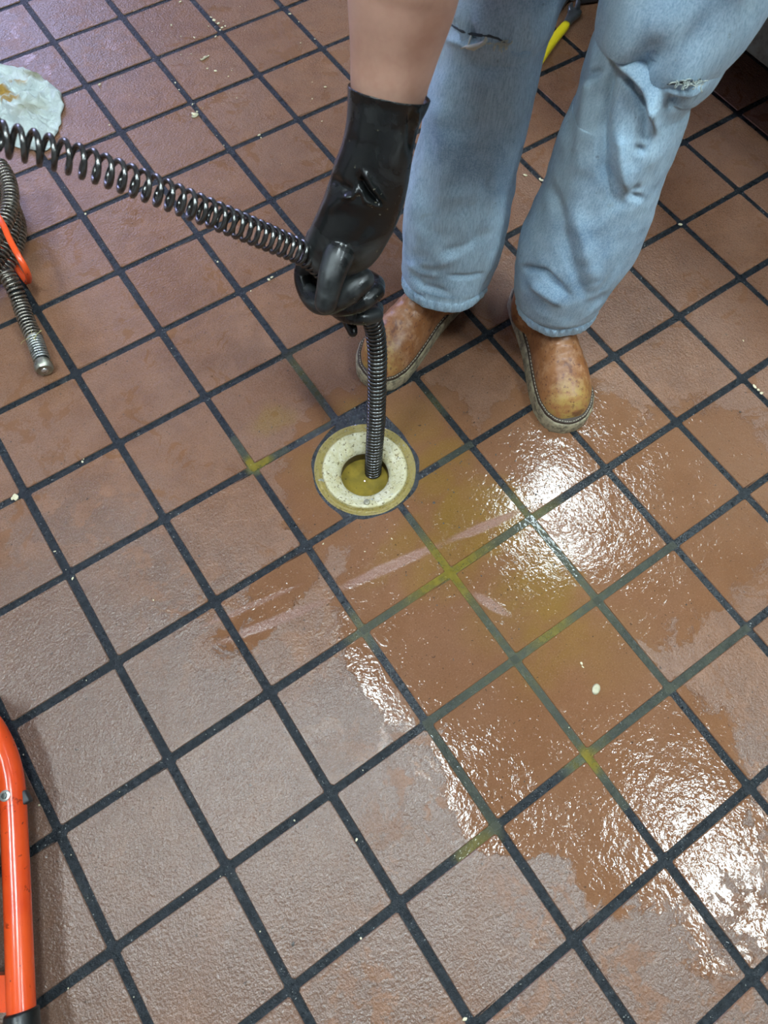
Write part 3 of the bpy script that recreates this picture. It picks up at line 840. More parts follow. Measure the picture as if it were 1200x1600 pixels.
def pliers():
    r = empty('pliers', tuple(G(880, 40))); tag(r, 'grey pliers with yellow handle lying behind the jeans', 'pliers')
    y = simple('yellow_grip', (.82, .66, .02), .35, var=.12, scale=60)
    g_ = steel_material('grey_forged_steel', (.24, .26, .26), .42)
    z = .012
    def q(u, v, zz=z): return tuple(G(u, v, zz))
    def bar(us, ws, h=.006):
        rings = []
        P_ = [Vector(q(*u)) for u in us]
        for i, p in enumerate(P_):
            t = (P_[min(i + 1, len(P_) - 1)] - P_[max(i - 1, 0)]).normalized(); s = Vector((-t.y, t.x, 0))
            rings.append([p + s * ws[i] * math.copysign(abs(math.cos(a)) ** .6, math.cos(a)) + Vector((0, 0, h)) * math.copysign(abs(math.sin(a)) ** .6, math.sin(a)) for a in [2 * PI * (k + .5) / 16 for k in range(16)]])
        return MB().rings(rings)
    bar([(846, 96), (852, 85), (858, 74), (866, 62), (875, 50), (882, 42), (885, 39)], [.004, .0060, .0080, .0092, .0098, .0095, .0080], .0078).build('grip', y, r)
    bar([(880, 45), (886, 36), (892, 28), (897, 21), (900, 17)], [.007, .0085, .011, .0155, .014], .006).build('arm', g_, r, sharp=40)
    bar([(893, 22), (892, 17), (891, 12), (893, 8)], [.006, .0065, .0055, .003], .006).build('jaw', g_, r, sharp=40)
    bar([(901, 20), (902, 12), (903, 6), (902, 0)], [.0065, .006, .0055, .003], .006).build('jaw', g_, r, sharp=40)
    r2 = empty('pipe_wrench', tuple(G(880, 5))); tag(r2, 'dark grey metal wrench lying beyond the pliers', 'wrench')
    z = .013
    bar([(840, 43), (854, 29), (867, 13), (877, -1), (889, -16)], [.012, .013, .014, .015, .017], .009).build('handle', g_, r2, sharp=40)
    bar([(852, 40), (858, 33), (866, 24), (873, 15), (881, 4), (888, -5)], [.003, .004, .004, .004, .004, .003], .010).build('edge_rib', M_DARK, r2, sharp=40)
    bar([(890, -8), (900, -18), (916, -22), (925, -12)], [.016, .018, .014, .010], .010).build('jaw', g_, r2, sharp=40)
    bar([(905, -2), (930, -6), (960, -12)], [.010, .012, .010], .009).build('hook_jaw', M_DARK, r2, sharp=40)
pliers()

def crumbs():
    m = simple('crumb', (.72, .66, .44), .6, var=.2, scale=200)
    mb = MB(); rr = random.Random(11)
    def bit(u, v, s, z=0.0):
        p = G(u, v, 0)
        if p.x > 1.02: return
        bm = bmesh.new(); bmesh.ops.create_icosphere(bm, subdivisions=1, radius=1)
        R_ = Matrix.Rotation(rr.uniform(0, 6), 3, 'Z'); sx, sy, sz = s * rr.uniform(.6, 1.5), s * rr.uniform(.5, 1), s * .45
        vs = []
        for v_ in bm.verts:
            k = rr.uniform(.75, 1.2); vs.append(p + R_ @ Vector((v_.co.x * sx * k, v_.co.y * sy * k, 0)) + Vector((0, 0, sz * (v_.co.z + 1.0) + .0004)))
        mb.add(vs, [[v_.index for v_ in f.verts] for f in bm.faces]); bm.free()
    spots = [(335, 33, 3.6), (341, 38, 3.0), (347, 44, 2.6), (330, 28, 2.2), (352, 42, 2.6), (344, 48, 2.8), (326, 42, 1.6), (349, 34, 1.8), (337, 58, 2.2), (304, 60, 2.4), (283, 58, 2.0), (320, 90, 2.2), (326, 88, 1.8),
             (314, 93, 1.8), (337, 112, 3.0), (324, 108, 2.0), (299, 85, 1.6), (283, 86, 1.8), (362, 111, 1.6), (357, 120, 1.4), (268, 40, 2.0), (282, 4, 2.8), (375, 11, 1.6), (303, 180, 4.2), (308, 176, 3.0), (301, 164, 2.2),
             (238, 50, 1.4), (274, 130, 1.8), (280, 141, 1.6), (317, 170, 1.6), (156, 133, 2.6), (370, 154, 1.8), (171, 196, 1.4), (350, 228, 1.8), (134, 335, 2.2), (405, 212, 2.6), (408, 216, 2.0), (420, 438, 3.2), (425, 434, 2.2),
             (392, 455, 1.6), (340, 410, 2.2), (453, 23, 2.8), (467, 35, 1.8), (492, 62, 2.0), (470, 68, 2.0), (508, 137, 2.6), (488, 129, 1.2), (488, 155, 1.8), (503, 190, 1.4), (25, 778, 4.5), (20, 780, 3), (131, 718, 1.6), (129, 722, 1.6), (86, 862, 1.8), (114, 904, 2.0),
             (1128, 152, 2.4), (1062, 352, 3.4), (933, 74, 2.6), (820, 275, 3.6), (846, 283, 3.6), (843, 281, 3.2), (1178, 605, 3.6), (1184, 610, 3.2), (1189, 615, 2.8), (908, 1037, 2.2), (910, 1042, 1.6), (240, 938, 1.4), (62, 1258, 1.8),
             (460, 1282, 1.4), (564, 1466, 1.8), (557, 1312, 1.4), (107, 1544, 1.6), (726, 1592, 2.0), (1161, 533, 1.6), (880, 698, 1.8), (570, 862, 1.2), (612, 842, 1.4), (505, 850, 1.4)]
    for u, v, s in spots: bit(u, v, s * .00115)
    for _ in range(150):
        bit(rr.gauss(330, 150), rr.gauss(90, 110), rr.uniform(.0004, .0010))
    for _ in range(90):                                           # grit caught in the joints
        i = rr.randint(-4, 9); t = rr.uniform(-12, 3)
        x, y = (i * S + rr.uniform(-.004, .004), t * S) if rr.random() < .5 else (rr.uniform(-4, 9) * S, rr.randint(-11, 2) * S + rr.uniform(-.004, .004))
        if math.hypot(x - DC.x, y - DC.y) < .11: continue
        u, v, _d = project((x, y, 0)); bit(u, v, rr.uniform(.0005, .0012))
    tag(mb.build('food_crumbs', m, smooth=False), 'small pale food crumbs scattered over the tiles and joints', 'crumbs', kind='stuff')
    # dark specks of sediment washed out of the drain
    mb2 = mb.__class__(); mb.v = mb2.v; mb.f = mb2.f
    for _ in range(170):
        a = rr.gauss(0, .13); b = rr.gauss(0, .13); x, y = DC.x + .14 + a, DC.y - .13 + b
        if math.hypot(x - DC.x, y - DC.y) < .10: continue
        u, v, _d = project((x, y, 0)); bit(u, v, rr.uniform(.0006, .0016))
    for u, v, s in ((709, 770, 3), (678, 786, 3.2), (693, 818, 2), (752, 900, 2.4), (425, 668, 1.8), (458, 672, 1.4), (680, 695, 1.8), (672, 693, 1.6), (690, 710, 1.4), (1072, 945, 2.6), (1156, 644, 2.2), (458, 1475, 2.6)):
        bit(u, v, s * .0008)
    tag(mb.build('sediment_specks', simple('sediment', (.05, .04, .03), .5), smooth=False), 'black sediment specks washed over the tiles around the drain', 'debris', kind='stuff')
    # larger scraps
    w = simple('pale_scrap', (.46, .42, .28), .35, var=.4, scale=300)
    for (u, v, sx, sy, a, lab) in ((931, 1077, .0085, .0058, .5, 'pale oval food scrap on the wet tile right of centre'), (305, 181, .0085, .0055, .2, 'cream food scrap on a joint near the top left')):
        p = G(u, v, 0); mb3 = MB(); rg = []
        for t, zz in ((1, .0003), (.95, .0018), (.6, .0026), (.15, .0024)):
            rg.append([(p.x + (sx * t * math.cos(k * PI / 8)) * math.cos(a) - sy * t * math.sin(k * PI / 8) * math.sin(a) + .0006 * mnoise.noise(Vector((k, t, u))),
                        p.y + (sx * t * math.cos(k * PI / 8)) * math.sin(a) + sy * t * math.sin(k * PI / 8) * math.cos(a), zz) for k in range(16)])
        tag(mb3.rings(rg).build('food_scrap', w), lab, 'food scrap')
    p = [G(*q, .002) for q in ((314, 94), (318, 92), (322, 89), (326, 88))]
    tag(MB().tube(p, [.0012, .0022, .0020, .0010], 8).build('vegetable_shred', w), 'curved cream vegetable shred on a tile near the top', 'food scrap')
crumbs()

# ------------------------------------------------------------------ the person
PERSON = empty('person', (.34, -.80, 0))
tag(PERSON, 'person in torn light blue jeans, tan boots and black rubber glove feeding the cable', 'person')

# --- jeans: rings across each leg, from hem to hip
def leg_rings(st, n=150, sub=14):
    """st: (left px, right px, depth of the leg's axis, fullness front to back)"""
    cs, ws = [], []
    for (ul, vl), (ur, vr), d, k in st:
        a, b = P(ul, vl, d), P(ur, vr, d); cs.append((a + b) / 2); ws.append(((b - a) * .5, k))
    C_, _ = catmull(cs, 1, sub)
    W, _ = catmull([w[0] for w in ws], 1, sub); _, K = catmull(cs, [w[1] for w in ws], sub)
    rings = []
    for i, c in enumerate(C_):
        t = (C_[min(i + 1, len(C_) - 1)] - C_[max(i - 1, 0)]).normalized()
        w = W[i]; w = w - t * w.dot(t) * .9; dirn = t.cross(w).normalized()
        if i < 3: dirn = Vector((dirn.x, dirn.y, dirn.z * .4)).normalized()
        R_ = w.length; ring = []
        for k in range(n):
            a = 2 * PI * k / n
            ring.append(c + w * math.cos(a) + dirn * R_ * K[i] * math.sin(a))
        rings.append(ring)
    return rings

hipL, hipR = Vector((.625, -.690, .80)), Vector((.480, -.520, .80))
def st3(c, w, k): # station given in the room: centre, half width vector
    u1, v1, d1 = project(c - w); u2, v2, d2 = project(c + w)
    return c, w, k

def leg(stp, st_room):   # rings from the hem up
    cs, ws, ks = [], [], []
    for (ul, vl), (ur, vr), d, k in stp:
        a, b = P(ul, vl, d), P(ur, vr, d); cs.append((a + b) / 2); ws.append((b - a) * .5); ks.append(k)
    for c, w, k in st_room: cs.append(c); ws.append(w); ks.append(k)
    sub = 16; n = 160
    C_, K = catmull(cs, ks, sub); W, _ = catmull(ws, 1, sub)
    rings = []
    for i, c in enumerate(C_):
        t = (C_[min(i + 1, len(C_) - 1)] - C_[max(i - 1, 0)]).normalized()
        if i < 24: t = t.lerp(Vector((0, 0, 1)), .5 * (1 - i / 24)).normalized()
        w = W[i]; R_ = w.length; w = w - t * w.dot(t); w = w.normalized() * R_
        dirn = t.cross(w).normalized()
        ring = []
        for k in range(n):
            a = 2 * PI * k / n
            ring.append(c + w * math.cos(a) + dirn * R_ * K[i] * math.sin(a))
        rings.append(ring)
    return rings

def Dr(v): return 1 / (.875 + (430 - v) * .00094)     # right leg axis depth along the picture height
def Dl(v): return 1 / (.885 + (480 - v) * .00100)
side = Vector((.70, -.70, 0)).normalized()
stR = [((631, 447), (757, 444), Dr(430), .95), ((629, 425), (766, 424), Dr(415), .95), ((630, 385), (783, 383), Dr(383), .95), ((632, 350), (794, 350), Dr(350), .95), ((637, 300), (803, 306), Dr(303), .95), ((645, 255), (811, 255), Dr(255), .95),
       ((655, 205), (820, 208), Dr(205), .95), ((666, 155), (831, 160), Dr(158), .97), ((678, 110), (843, 112), Dr(111), 1.0), ((686, 70), (852, 75), Dr(72), 1.0), ((696, 30), (866, 35), Dr(32), 1.0), ((706, -5), (880, 0), Dr(5), 1.0)]
rmR = [(Vector((.385, -.640, .62)), side * .088, 1.0), (Vector((.455, -.570, .72)), side * .098, 1.0), (hipR, side * .105, 1.0)]
stL = [((812, 486), (927, 484), Dl(478), .98), ((805, 460), (943, 458), Dl(458), 1.0), ((806, 415), (972, 412), Dl(413), .95), ((812, 375), (996, 380), Dl(378), .92), ((830, 338), (1013, 333), Dl(335), .90), ((852, 283), (1031, 285), Dl(284), .9),
       ((866, 238), (1047, 247), Dl(242), .9), ((880, 202), (1066, 212), Dl(207), .9), ((893, 172), (1078, 180), Dl(176), .92), ((905, 135), (1084, 150), Dl(143), .95), ((915, 95), (1108, 118), Dl(108), .95), ((926, 60), (1142, 85), Dl(75), .95),
       ((938, 12), (1168, 42), Dl(40), .92), ((946, -45), (1212, -22), Dl(-10), .95)]
rmL = [(Vector((.585, -.745, .735)), side * .098, 1.0), (hipL, side * .105, 1.0)]
FOLDS_R = [([(640, 428), (662, 447), (700, 457)], -.0035, 5), ([(636, 410), (660, 425), (690, 430)], .003, 6), ([(700, 432), (730, 433), (757, 428)], -.003, 4), ([(650, 410), (680, 412), (720, 400)], .003, 8),
           ([(690, 395), (730, 385), (765, 360)], -.003, 7), ([(760, 250), (752, 330), (735, 395)], -.0022, 7), ([(775, 250), (770, 320), (758, 370)], .003, 9), ([(640, 300), (660, 380), (690, 410)], .003, 12),
           ([(700, 34), (722, 50), (750, 56), (775, 58), (795, 70)], -.006, 3.2), ([(695, 60), (730, 70), (775, 68)], .0045, 7), ([(700, 15), (730, 28), (770, 40)], .005, 12), ([(805, 60), (815, 80), (822, 100)], -.004, 8),
           ([(850, 20), (838, 35), (800, 50), (780, 60)], -.003, 6), ([(720, 100), (770, 105), (820, 100)], -.003, 12), ([(830, 100), (822, 170), (812, 240)], -.002, 4), ([(680, 150), (700, 250), (690, 340)], .003, 16),
           ([(740, 130), (745, 220), (735, 300)], -.003, 14)]
FOLDS_L = [([(948, 62), (972, 92), (1000, 120), (1018, 150), (1020, 200)], .009, 10), ([(985, 78), (1010, 98), (1036, 128)], -.010, 7), ([(975, 118), (996, 138), (1010, 175), (1013, 228)], -.009, 7),
           ([(958, 90), (950, 140), (943, 200), (944, 260), (967, 316)], -.008, 9), ([(970, 205), (972, 250), (980, 300)], .007, 9), ([(925, 110), (915, 180), (900, 260)], .004, 10), ([(1030, 145), (1020, 175), (1016, 210)], .006, 8),
           ([(1048, 152), (1058, 160)], -.008, 12), ([(1038, 130), (1065, 132), (1098, 122)], -.008, 3.5), ([(1030, 118), (1060, 116), (1098, 112)], .006, 10), ([(1045, 142), (1075, 142), (1095, 134)], .007, 6),
           ([(995, 230), (1008, 240)], -.004, 6), ([(1000, 290), (985, 305), (1005, 312)], -.004, 6), ([(860, 290), (875, 330), (885, 400)], -.004, 10), ([(815, 418), (850, 425), (888, 462)], -.006, 5), ([(830, 440), (850, 455), (880, 475)], .006, 8),
           ([(880, 360), (893, 410), (915, 470)], -.004, 8), ([(900, 330), (915, 390), (930, 440)], .005, 12), ([(955, 430), (935, 470), (920, 478)], -.004, 6), ([(960, 15), (1020, 30), (1080, 20)], .005, 22), ([(940, 35), (965, 60)], -.005, 8),
           ([(1100, 30), (1070, 90), (1050, 110)], -.004, 16), ([(900, 110), (905, 125), (940, 110)], -.005, 7)]
KNEE_DIRT = None
kd = []
for (u, v, d, s, k) in ((730, 40, .80, .05, .9), (760, 15, .78, .05, .6), (1065, 100, .78, .055, .9), (1050, 160, .82, .045, .6), (850, 380, 1.0, .05, .5), (960, 250, .87, .03, .5)):
    p = P(u, v, d); kd.append((p.x, p.y, s, s, 0, .8, k))
KNEE_DIRT = kd
M_DENIM = denim_material()
M_THREAD = simple('frayed_thread', (.62, .64, .55), .9)
rr = random.Random(4)
mbj = MB()
hems = []
for st, rm, folds in ((stR, rmR, FOLDS_R), (stL, rmL, FOLDS_L)):
    R_ = leg(st, rm)
    # turned hem: puckers round the lowest centimetres, groove of the stitch line
    cen = sum((Vector(p) for p in R_[0]), Vector()) / len(R_[0])
    acc = 0.0
    for i, ring in enumerate(R_):
        if i: acc += (sum((Vector(p) for p in R_[i]), Vector()) / len(ring) - sum((Vector(p) for p in R_[i - 1]), Vector()) / len(ring)).length
        c_ = sum((Vector(p) for p in ring), Vector()) / len(ring)
        for k in range(len(ring)):
            p = Vector(ring[k]); o_ = (p - c_).normalized(); a = 2 * PI * k / len(ring)
            h = .0020 * math.sin(a * 34 + 2 * mnoise.noise(Vector((a * 2, i * .05, 0)))) * math.exp(-((acc - .009) / .007) ** 2)
            h -= .0036 * math.exp(-((acc - .0175) / .0026) ** 2)
            h += .0014 * math.exp(-((acc - .006) / .006) ** 2)
            h += .0060 * mnoise.noise(Vector((p.x * 14, p.y * 14, p.z * 8))) + .0032 * (.3 - abs(mnoise.noise(Vector((p.x * 24, p.y * 24, p.z * 17))))) + .0016 * mnoise.noise(p * 44)
            ring[k] = p + o_ * h
    # fold the bottom edge inwards so that the trouser leg is open with a thickness
    inner = [[(Vector(p) - c2).normalized() * ((Vector(p) - c2).length - .004) + c2 + Vector((0, 0, dz)) for p in R_[0]] for c2, dz in ((cen, .0005), (cen, .03))]
    allr = inner[::-1] + R_
    m_ = MB().rings(allr, cap=False)
    me = m_.mesh('leg')
    bm = bmesh.new(); bm.from_mesh(me); bmesh.ops.recalc_face_normals(bm, faces=bm.faces); bm.to_mesh(me); bm.free()
    # make sure the normals look out of the leg
    pc = me.polygons[len(me.polygons) // 2]; 
    ci = (len(me.polygons) // 2) // 160
    cc = sum((Vector(p) for p in allr[ci]), Vector()) / 160
    if pc.normal.dot(pc.center - cc) < 0: me.flip_normals()
    me.update()
    emboss(me, [(p, h * (1.45 if st is stL else 1.25), w) for p, h, w in folds])
    mbj.add([v.co for v in me.vertices], [tuple(p.vertices) for p in me.polygons])
# seat of the jeans
hip = (hipL + hipR) / 2
mbj.ball(hip + Vector((.01, .01, .02)), (.19, .13, .15), Matrix.Rotation(math.radians(-45), 3, 'Z'), 20)
jeans = mbj.mesh('jeans')
JE = link('jeans', jeans, M_DENIM, PERSON)

# frayed white threads at the torn knees
def threads(base, spread, n, seed, name='frayed_threads'):
    r2 = random.Random(seed); mb = MB()
    for k in range(n):
        u, v, d = base; u += r2.uniform(-spread, spread); v += r2.uniform(-2, 3) + (u - base[0]) * .10
        pts = [P(u, v, d)]; du, dv = r2.uniform(-1, 1), r2.uniform(-.2, 1)
        for _ in range(7):
            du += r2.uniform(-.6, .6); dv += r2.uniform(-.5, .5)
            q = math.hypot(du, dv) + .01; u += du / q * 2.2; v += dv / q * 2.0; pts.append(P(u, v, d - r2.uniform(0, .004)))
        mb.tube(pts, r2.uniform(.00035, .0007), 5)
    return mb
def surf_depth(u, v):
    """depth of the jeans' surface seen at a spot"""
    q = CR.transposed() @ Vector(((u - 600) / FPX, (v - 800) / FPX, 1.0))
    from mathutils.bvhtree import BVHTree
    global _bvh
    try: _bvh
    except NameError: _bvh = BVHTree.FromPolygons([tuple(x.co) for x in jeans.vertices], [tuple(p.vertices) for p in jeans.polygons])
    h = _bvh.ray_cast(CP, q.normalized())
    return (CR @ (h[0] - CP)).z if h[0] else .8
d1 = surf_depth(745, 66); d2 = surf_depth(1075, 130)
mt = threads((780, 66, d1 - .002), 14, 26, 2)
tw = [P(u, v, surf_depth(u, v) - .003) for u, v in ((760, 58), (757, 66), (748, 71), (736, 73), (728, 73), (720, 76))]
mt.tube(tw, [.0012, .0022, .0026, .0022, .0012, .0006], 8); mt.tube([P(u, v, surf_depth(u, v) - .004) for u, v in ((736, 56), (733, 66), (730, 76), (738, 78))], [.0012, .0010, .0010, .0006], 6)
mt.tube([P(u, v, surf_depth(u, v) - .004) for u, v in ((762, 62), (752, 69), (740, 77), (728, 75))], [.0008, .0018, .0018, .0008], 6)
mt.build('frayed_threads', M_THREAD, JE)['kind'] = 'stuff'
mt = threads((1078, 128, d2 - .002), 20, 26, 9); mt.build('frayed_threads', simple('grey_thread', (.40, .45, .42), .9), JE)['kind'] = 'stuff'
# dark slit of each tear
for pts in ([(700, 34), (710, 42), (722, 49), (736, 53), (750, 55), (765, 56), (778, 60), (790, 68)], [(1040, 131), (1052, 131), (1066, 128), (1080, 126), (1094, 124)]):
    pv = [P(u, v, surf_depth(u, v) + .0002) for u, v in pts]; n_ = len(pv)
    MB().tube(pv, [.0006 + .0011 * math.sin(PI * (i + .3) / n_) for i in range(n_)], 6).build('tear', simple('tear_shadow_cloth', (.05, .065, .085), .9), JE)

# --- boots
def outline(shrink=0.0, n=72, flip=1):
    keys = [(-.150, 0, .004), (-.143, .0, .020), (-.125, 0, .031), (-.095, 0, .0345), (-.05, 0, .034), (-.01, .001, .037), (.03, .003, .0455), (.07, .004, .0520), (.10, .002, .0515), (.125, -.001, .043), (.142, -.003, .029), (.150, -.004, .010)]
    xs = [k[0] for k in keys]; up, dn = [], []
    for i in range(n // 2 + 1):
        t = .5 - .5 * math.cos(PI * i / (n // 2)); x = -.150 + .300 * t
        w = np.interp(x, xs, [k[2] for k in keys]); c = np.interp(x, xs, [k[1] for k in keys])
        # round the ends
        e = min(1, max(0, (x + .150) / .03)); f = min(1, max(0, (.150 - x) / .045))
        w = min(w, .034 * math.sqrt(max(0, 1 - (1 - e) ** 2)) + .001 if e < 1 else w, .0518 * math.sqrt(max(0, 1 - (1 - f) ** 2)) + .001 if f < 1 else w)
        k = 1 - shrink / .05 * .9 if w > 0 else 1
        xx = x * (1 - shrink / .15)
        up.append((xx, flip * (c + max(.0005, w - shrink)))); dn.append((xx, flip * (c - max(.0005, w - shrink))))
    return up + dn[::-1][1:-1]
M_LEATHER = leather_material(); M_SOLE = sole_material()
M_WELT = simple('dark_welt', (.045, .028, .018), .6, var=.5, scale=120, bump=.4)
M_STITCH = simple('welt_stitch', (.42, .38, .28), .7)
def boot(center, ang, flip, label):
    root = bpy.data.objects.new('boot', None); COL.objects.link(root)
    root.parent = PERSON; root.matrix_parent_inverse = Matrix.Translation(-Vector(PERSON.location))
    root.location = (center[0], center[1], 0); root.rotation_euler = (0, 0, ang); root['label'] = label
    def add(o): o.parent = root; o.matrix_parent_inverse = Matrix.Identity(4); return o
    # upper
    mb = MB(); rings = []
    X = np.linspace(-.138, .1385, 46)
    ol = outline(.0062, 200, flip); up = ol[:101]
    ys_u = np.array([p[1] for p in ol[:101]]); xs_u = np.array([p[0] for p in ol[:101]]); dn = ol[101:] ; xs_d = np.array([ol[0][0]] + [p[0] for p in dn[::-1]] + [ol[100][0]]); ys_d = np.array([ol[0][1]] + [p[1] for p in dn[::-1]] + [ol[100][1]])
    hk = ([-.14, -.12, -.08, -.03, .01, .04, .07, .10, .12, .132, .139], [.075, .105, .120, .125, .115, .098, .083, .073, .062, .048, .030])
    for x in X:
        a, b = np.interp(x, xs_u, ys_u), np.interp(x, xs_d, ys_d); c = (a + b) / 2; w = abs(a - b) / 2; h = np.interp(x, *hk); ring = []
        for k in range(40):
            t = 2 * PI * k / 40; ct, sn = math.cos(t), math.sin(t)
            yy = w * math.copysign(abs(ct) ** .85, ct) * (1.0 if sn > 0 else 1.0)
            if sn > 0: zz = .026 + (h - .026) * abs(sn) ** .85; yy *= (1 - .10 * sn)
            else: zz = .026 - .012 * abs(sn) ** .5
            ring.append((x, c + yy, zz))
        rings.append(ring)
    mb.rings(rings)
    mb.limb([(-.070, 0, .05), (-.068, 0, .13), (-.066, 0, .25)], [.048, .050, .054], 28)
    me = fuse(mb, .0034, 10, .5)
    for v in me.vertices:          # creases across the vamp
        if v.co.z > .05 and -.01 < v.co.x < .09:
            v.co.z += .0010 * math.sin(v.co.x * 330 + 6 * v.co.y) * math.exp(-((v.co.x - .045) / .025) ** 2)
    add(link('upper', me, M_LEATHER))
    s = add(MB().prism(outline(0, 90, flip), 0.0006, .0255, .003).build('sole', M_SOLE, sharp=50))
    add(MB().prism(outline(.0026, 90, flip), .0262, .0302, .0012).build('welt', M_WELT, sharp=50))
    st = MB(); oo = outline(.0048, 120, flip)
    for i in range(0, len(oo), 1):
        a, b = Vector((*oo[i], .0302)), Vector((*oo[(i + 1) % len(oo)], .0302))
        if (a - b).length > .001: st.tube([a.lerp(b, .18), a.lerp(b, .82)], .0008, 5)
    q = add(st.build('stitching', M_STITCH)); q['kind'] = 'stuff'
    return root
boot((.2215, -.7260), math.atan2(-.290, -.957), -1, 'worn tan leather boot nearer the drain, toe partly behind the cable')
boot((.3700, -.8960), math.atan2(-.927, -.376), 1, 'worn tan leather boot on the right with scuffed yellowish toe')

# --- glove
M_RUB = rubber_material()
def glove():
    mb = MB()
    # (left px, right px, depth, thickness half in m)
    st = [((545, 128), (673, 158), .705, .048), ((544, 150), (668, 172), .712, .045), ((542, 185), (656, 196), .722, .042), ((535, 220), (648, 225), .732, .038), ((523, 252), (643, 256), .745, .035), ((514, 283), (638, 288), .760, .033),
          ((503, 315), (631, 318), .778, .033), ((490, 345), (619, 350), .796, .034), ((480, 370), (606, 374), .812, .034), ((474, 392), (592, 396), .828, .032), ((478, 410), (572, 412), .842, .026), ((490, 425), (550, 426), .850, .018)]
    cs, ws, ks = [], [], []
    for (a, b), (c, e), d, k in st:
        p, q = P(a, b, d), P(c, e, d); cs.append((p + q) / 2); ws.append((q - p) * .5); ks.append(k)
    C_, K = catmull(cs, ks, 8); W, _ = catmull(ws, 1, 8); rings = []
    for i, c in enumerate(C_):
        t = (C_[min(i + 1, len(C_) - 1)] - C_[max(i - 1, 0)]).normalized()
        if i < 12: t = t.lerp((C_[12] - C_[8]).normalized(), .5)
        w = W[i]; dn = w.cross(t).normalized()
        ring = []
        for k in range(64):
            a = 2 * PI * k / 64; ca, sa = math.cos(a), math.sin(a)
            ring.append(c + w * ca + dn * K[i] * math.copysign(abs(sa) ** .85, sa))
        rings.append(ring)
    def inner(ring, off, sh):
        c = sum(ring, Vector()) / len(ring); return [c + (p - c) * (1 - sh / max(.02, (p - c).length)) + off for p in ring]
    ax = (C_[8] - C_[0]).normalized()
    inn = [inner(rings[0], ax * .001, .0034), inner(rings[2], Vector(), .0036), inner(rings[6], Vector(), .005), inner(rings[10], Vector(), .010)]
    mb.rings(inn[::-1] + rings)
    def F(pts, r): mb.limb([P(u, v, d) for u, v, d in pts], r, 18, 6)
    F([(578, 290, .835), (562, 325, .822), (536, 384, .799), (520, 425, .797), (513, 455, .802), (509, 473, .808)], [.012, .0180, .0190, .0160, .0142, .0135])                       # thumb
    F([(500, 375, .835), (482, 405, .858), (474, 432, .868), (482, 458, .868), (498, 474, .862), (520, 472, .858), (545, 455, .852), (566, 437, .852)], [.018, .0135, .0120, .0125, .0135, .0140, .0165, .0150])   # index
    F([(510, 400, .865), (498, 440, .890), (512, 474, .890), (540, 480, .880), (568, 471, .872), (588, 455, .876)], [.016, .0125, .0120, .0118, .0115, .0112])
    F([(588, 455, .876), (589, 443, .890), (575, 432, .91)], [.0105, .0100, .009])
    F([(520, 420, .885), (515, 462, .908), (532, 488, .906), (560, 496, .897), (587, 492, .908)], [.015, .0120, .0105, .0100, .0105])
    F([(587, 492, .908), (589, 481, .925)], [.010, .009])
    F([(530, 440, .905), (532, 470, .935), (541, 495, .945), (549, 512, .945), (551, 519, .945)], [.014, .011, .0090, .0080, .0070])
    me = fuse(mb, .0014, 4, .5)
    me.update()
    folds = [([(566, 262), (580, 288), (602, 322)], .0050, 5), ([(560, 278), (575, 300), (597, 322)], -.0075, 6), ([(560, 295), (552, 305), (538, 307)], .0045, 4), ([(562, 290), (572, 312), (600, 325)], .0040, 4), ([(515, 275), (532, 290), (550, 300)], -.0035, 7),
             ([(540, 215), (560, 230), (600, 235)], -.002, 14), ([(585, 345), (565, 368), (552, 385)], -.0022, 10), ([(640, 175), (642, 205), (640, 240)], -.0035, 5), ([(652, 170), (650, 200)], .003, 4),
             ([(500, 330), (540, 312), (590, 330)], .0025, 12)]
    emboss(me, folds)
    o = link('rubber_glove', me, M_RUB, PERSON)
    return o
glove()

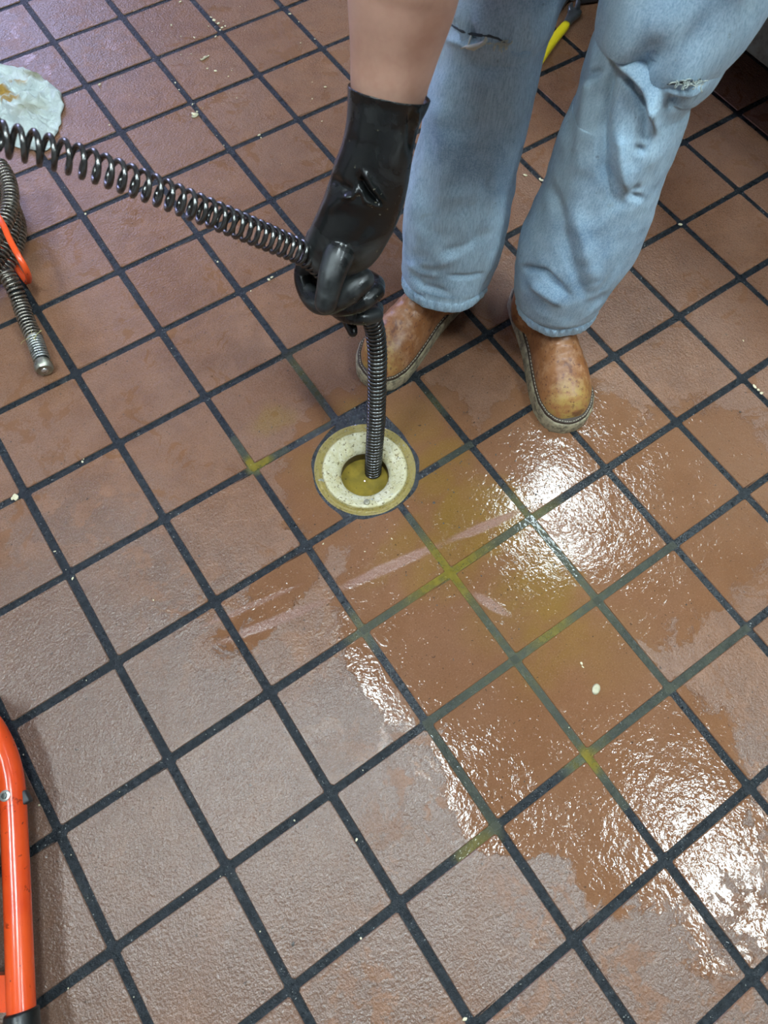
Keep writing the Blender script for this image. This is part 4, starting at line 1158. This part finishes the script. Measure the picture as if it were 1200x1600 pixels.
# --- the body: one continuous skin
def body():
    mb = MB()
    # right arm, the forearm shows above the glove
    def PP(*q): return P(*q)
    arm = [PP(560, 345, .80), PP(578, 280, .765), PP(592, 220, .738), PP(602, 175, .718), PP(608, 130, .700), PP(616, 80, .678), PP(622, 40, .660), PP(628, 0, .642), PP(634, -50, .620)]
    arr = [.018, .026, .030, .0350, .0400, .0440, .0480, .0515, .0535]
    el = PP(640, -95, .600); sh = Vector((.150, -.665, 1.00))
    arm += [el, el.lerp(sh, .35), el.lerp(sh, .7), sh]; arr += [.0530, .0500, .0530, .060]
    mb.limb(arm, arr, 28, 5)
    shl = Vector((.40, -.955, 1.00)); elb = Vector((.36, -1.10, .78)); wr = Vector((.42, -.93, .66))
    mb.limb([shl, shl.lerp(elb, .5), elb], [.058, .050, .044], 24); mb.limb([elb, elb.lerp(wr, .5), wr], [.044, .040, .028], 24)
    mb.limb([wr, wr + Vector((.02, .05, -.01))], [.026, .030], 18)
    for k in range(4):                                        # left hand resting on the thigh
        b = wr + Vector((.02, .05, -.01)) + side * (-.027 + .018 * k); mb.limb([b, b + Vector((.015, .040, -.004)), b + Vector((.025, .070 - .004 * abs(k - 1.5), -.018))], [.011, .010, .008], 10)
    mb.limb([wr + side * -.02, wr + side * -.05 + Vector((0, .03, -.01))], [.013, .009], 10)
    ms = (sh + shl) / 2
    mb.limb([hip, hip.lerp(ms, .35), hip.lerp(ms, .7), ms], [.120, .110, .120, .105], 28)
    mb.limb([sh, ms, shl], [.06, .085, .06], 24)
    nk = ms + Vector((-.075, -.065, .035)); hd = ms + Vector((-.150, -.135, .050))
    mb.limb([ms, nk], [.07, .055], 24)
    fwd = Vector((-.62, -.55, -.56)).normalized(); upv = (Vector((-.45, -.40, .80)) - fwd * Vector((-.45, -.40, .80)).dot(fwd)).normalized(); rt_ = fwd.cross(upv)
    Rm = Matrix((rt_, fwd, upv)).transposed()
    mb.ball(hd, (.075, .095, .108), Rm, 18)
    def h(x, y, z): return hd + rt_ * x + fwd * y + upv * z
    mb.limb([h(0, .085, .02), h(0, .112, -.02)], [.010, .014], 12)                # nose
    mb.limb([h(-.02, .088, -.052), h(.02, .088, -.052)], [.007, .007], 10)        # mouth
    mb.limb([h(-.03, .083, .025), h(-.025, .084, .025)], [.012, .012], 10); mb.limb([h(.03, .083, .025), h(.025, .084, .025)], [.012, .012], 10)
    mb.limb([h(-.03, .06, -.08), h(.03, .06, -.08)], [.028, .028], 12)            # chin
    for s in (-1, 1): mb.limb([h(s * .075, 0, .015), h(s * .080, -.005, -.025)], [.014, .010], 10)
    # legs inside the jeans and boots
    for hp_, kn, an in ((hipR, Vector((.335, -.690, .50)), Vector((.292, -.704, .10))), (hipL, Vector((.440, -.850, .50)), Vector((.396, -.832, .10)))):
        mb.limb([hp_, hp_.lerp(kn, .5), kn, kn.lerp(an, .4), an], [.075, .058, .046, .044, .032], 20)
    me = fuse(mb, .0055, 6, .5)
    o = link('body', me, skin_material(), PERSON)
    # dark t-shirt and hair, outside the picture
    sb = MB()
    sb.limb([hip + Vector((-.01, 0, .03)), hip.lerp(ms, .35), hip.lerp(ms, .7), ms], [.140, .130, .138, .118], 28)
    sb.limb([sh, ms, shl], [.075, .10, .075], 24)
    sb.limb([sh, sh.lerp(el, .42)], [.074, .068], 24); sb.limb([shl, shl.lerp(elb, .5)], [.072, .064], 24)
    link('t_shirt', fuse(sb, .007, 6, .5), simple('navy_cotton', (.03, .04, .07), .9), PERSON)
    hb = MB(); hb.ball(hd - fwd * .012 + upv * .014, (.081, .095, .108), Rm, 18)
    hm = fuse(hb, .006, 2)
    bm = bmesh.new(); bm.from_mesh(hm)
    bmesh.ops.delete(bm, geom=[v for v in bm.verts if (v.co - hd).dot(fwd) > .045 and (v.co - hd).dot(upv) < .07 or (v.co - hd).dot(upv) < -.06], context='VERTS'); bm.to_mesh(hm); bm.free()
    link('hair', hm, simple('dark_hair', (.03, .02, .012), .6), PERSON)
    for s in (-1, 1): MB().ball(h(s * .029, .091, .022), (.0095, .0075, .0095), Rm, 8).build('eye', simple('eye_white', (.6, .6, .6), .2), PERSON)
body()
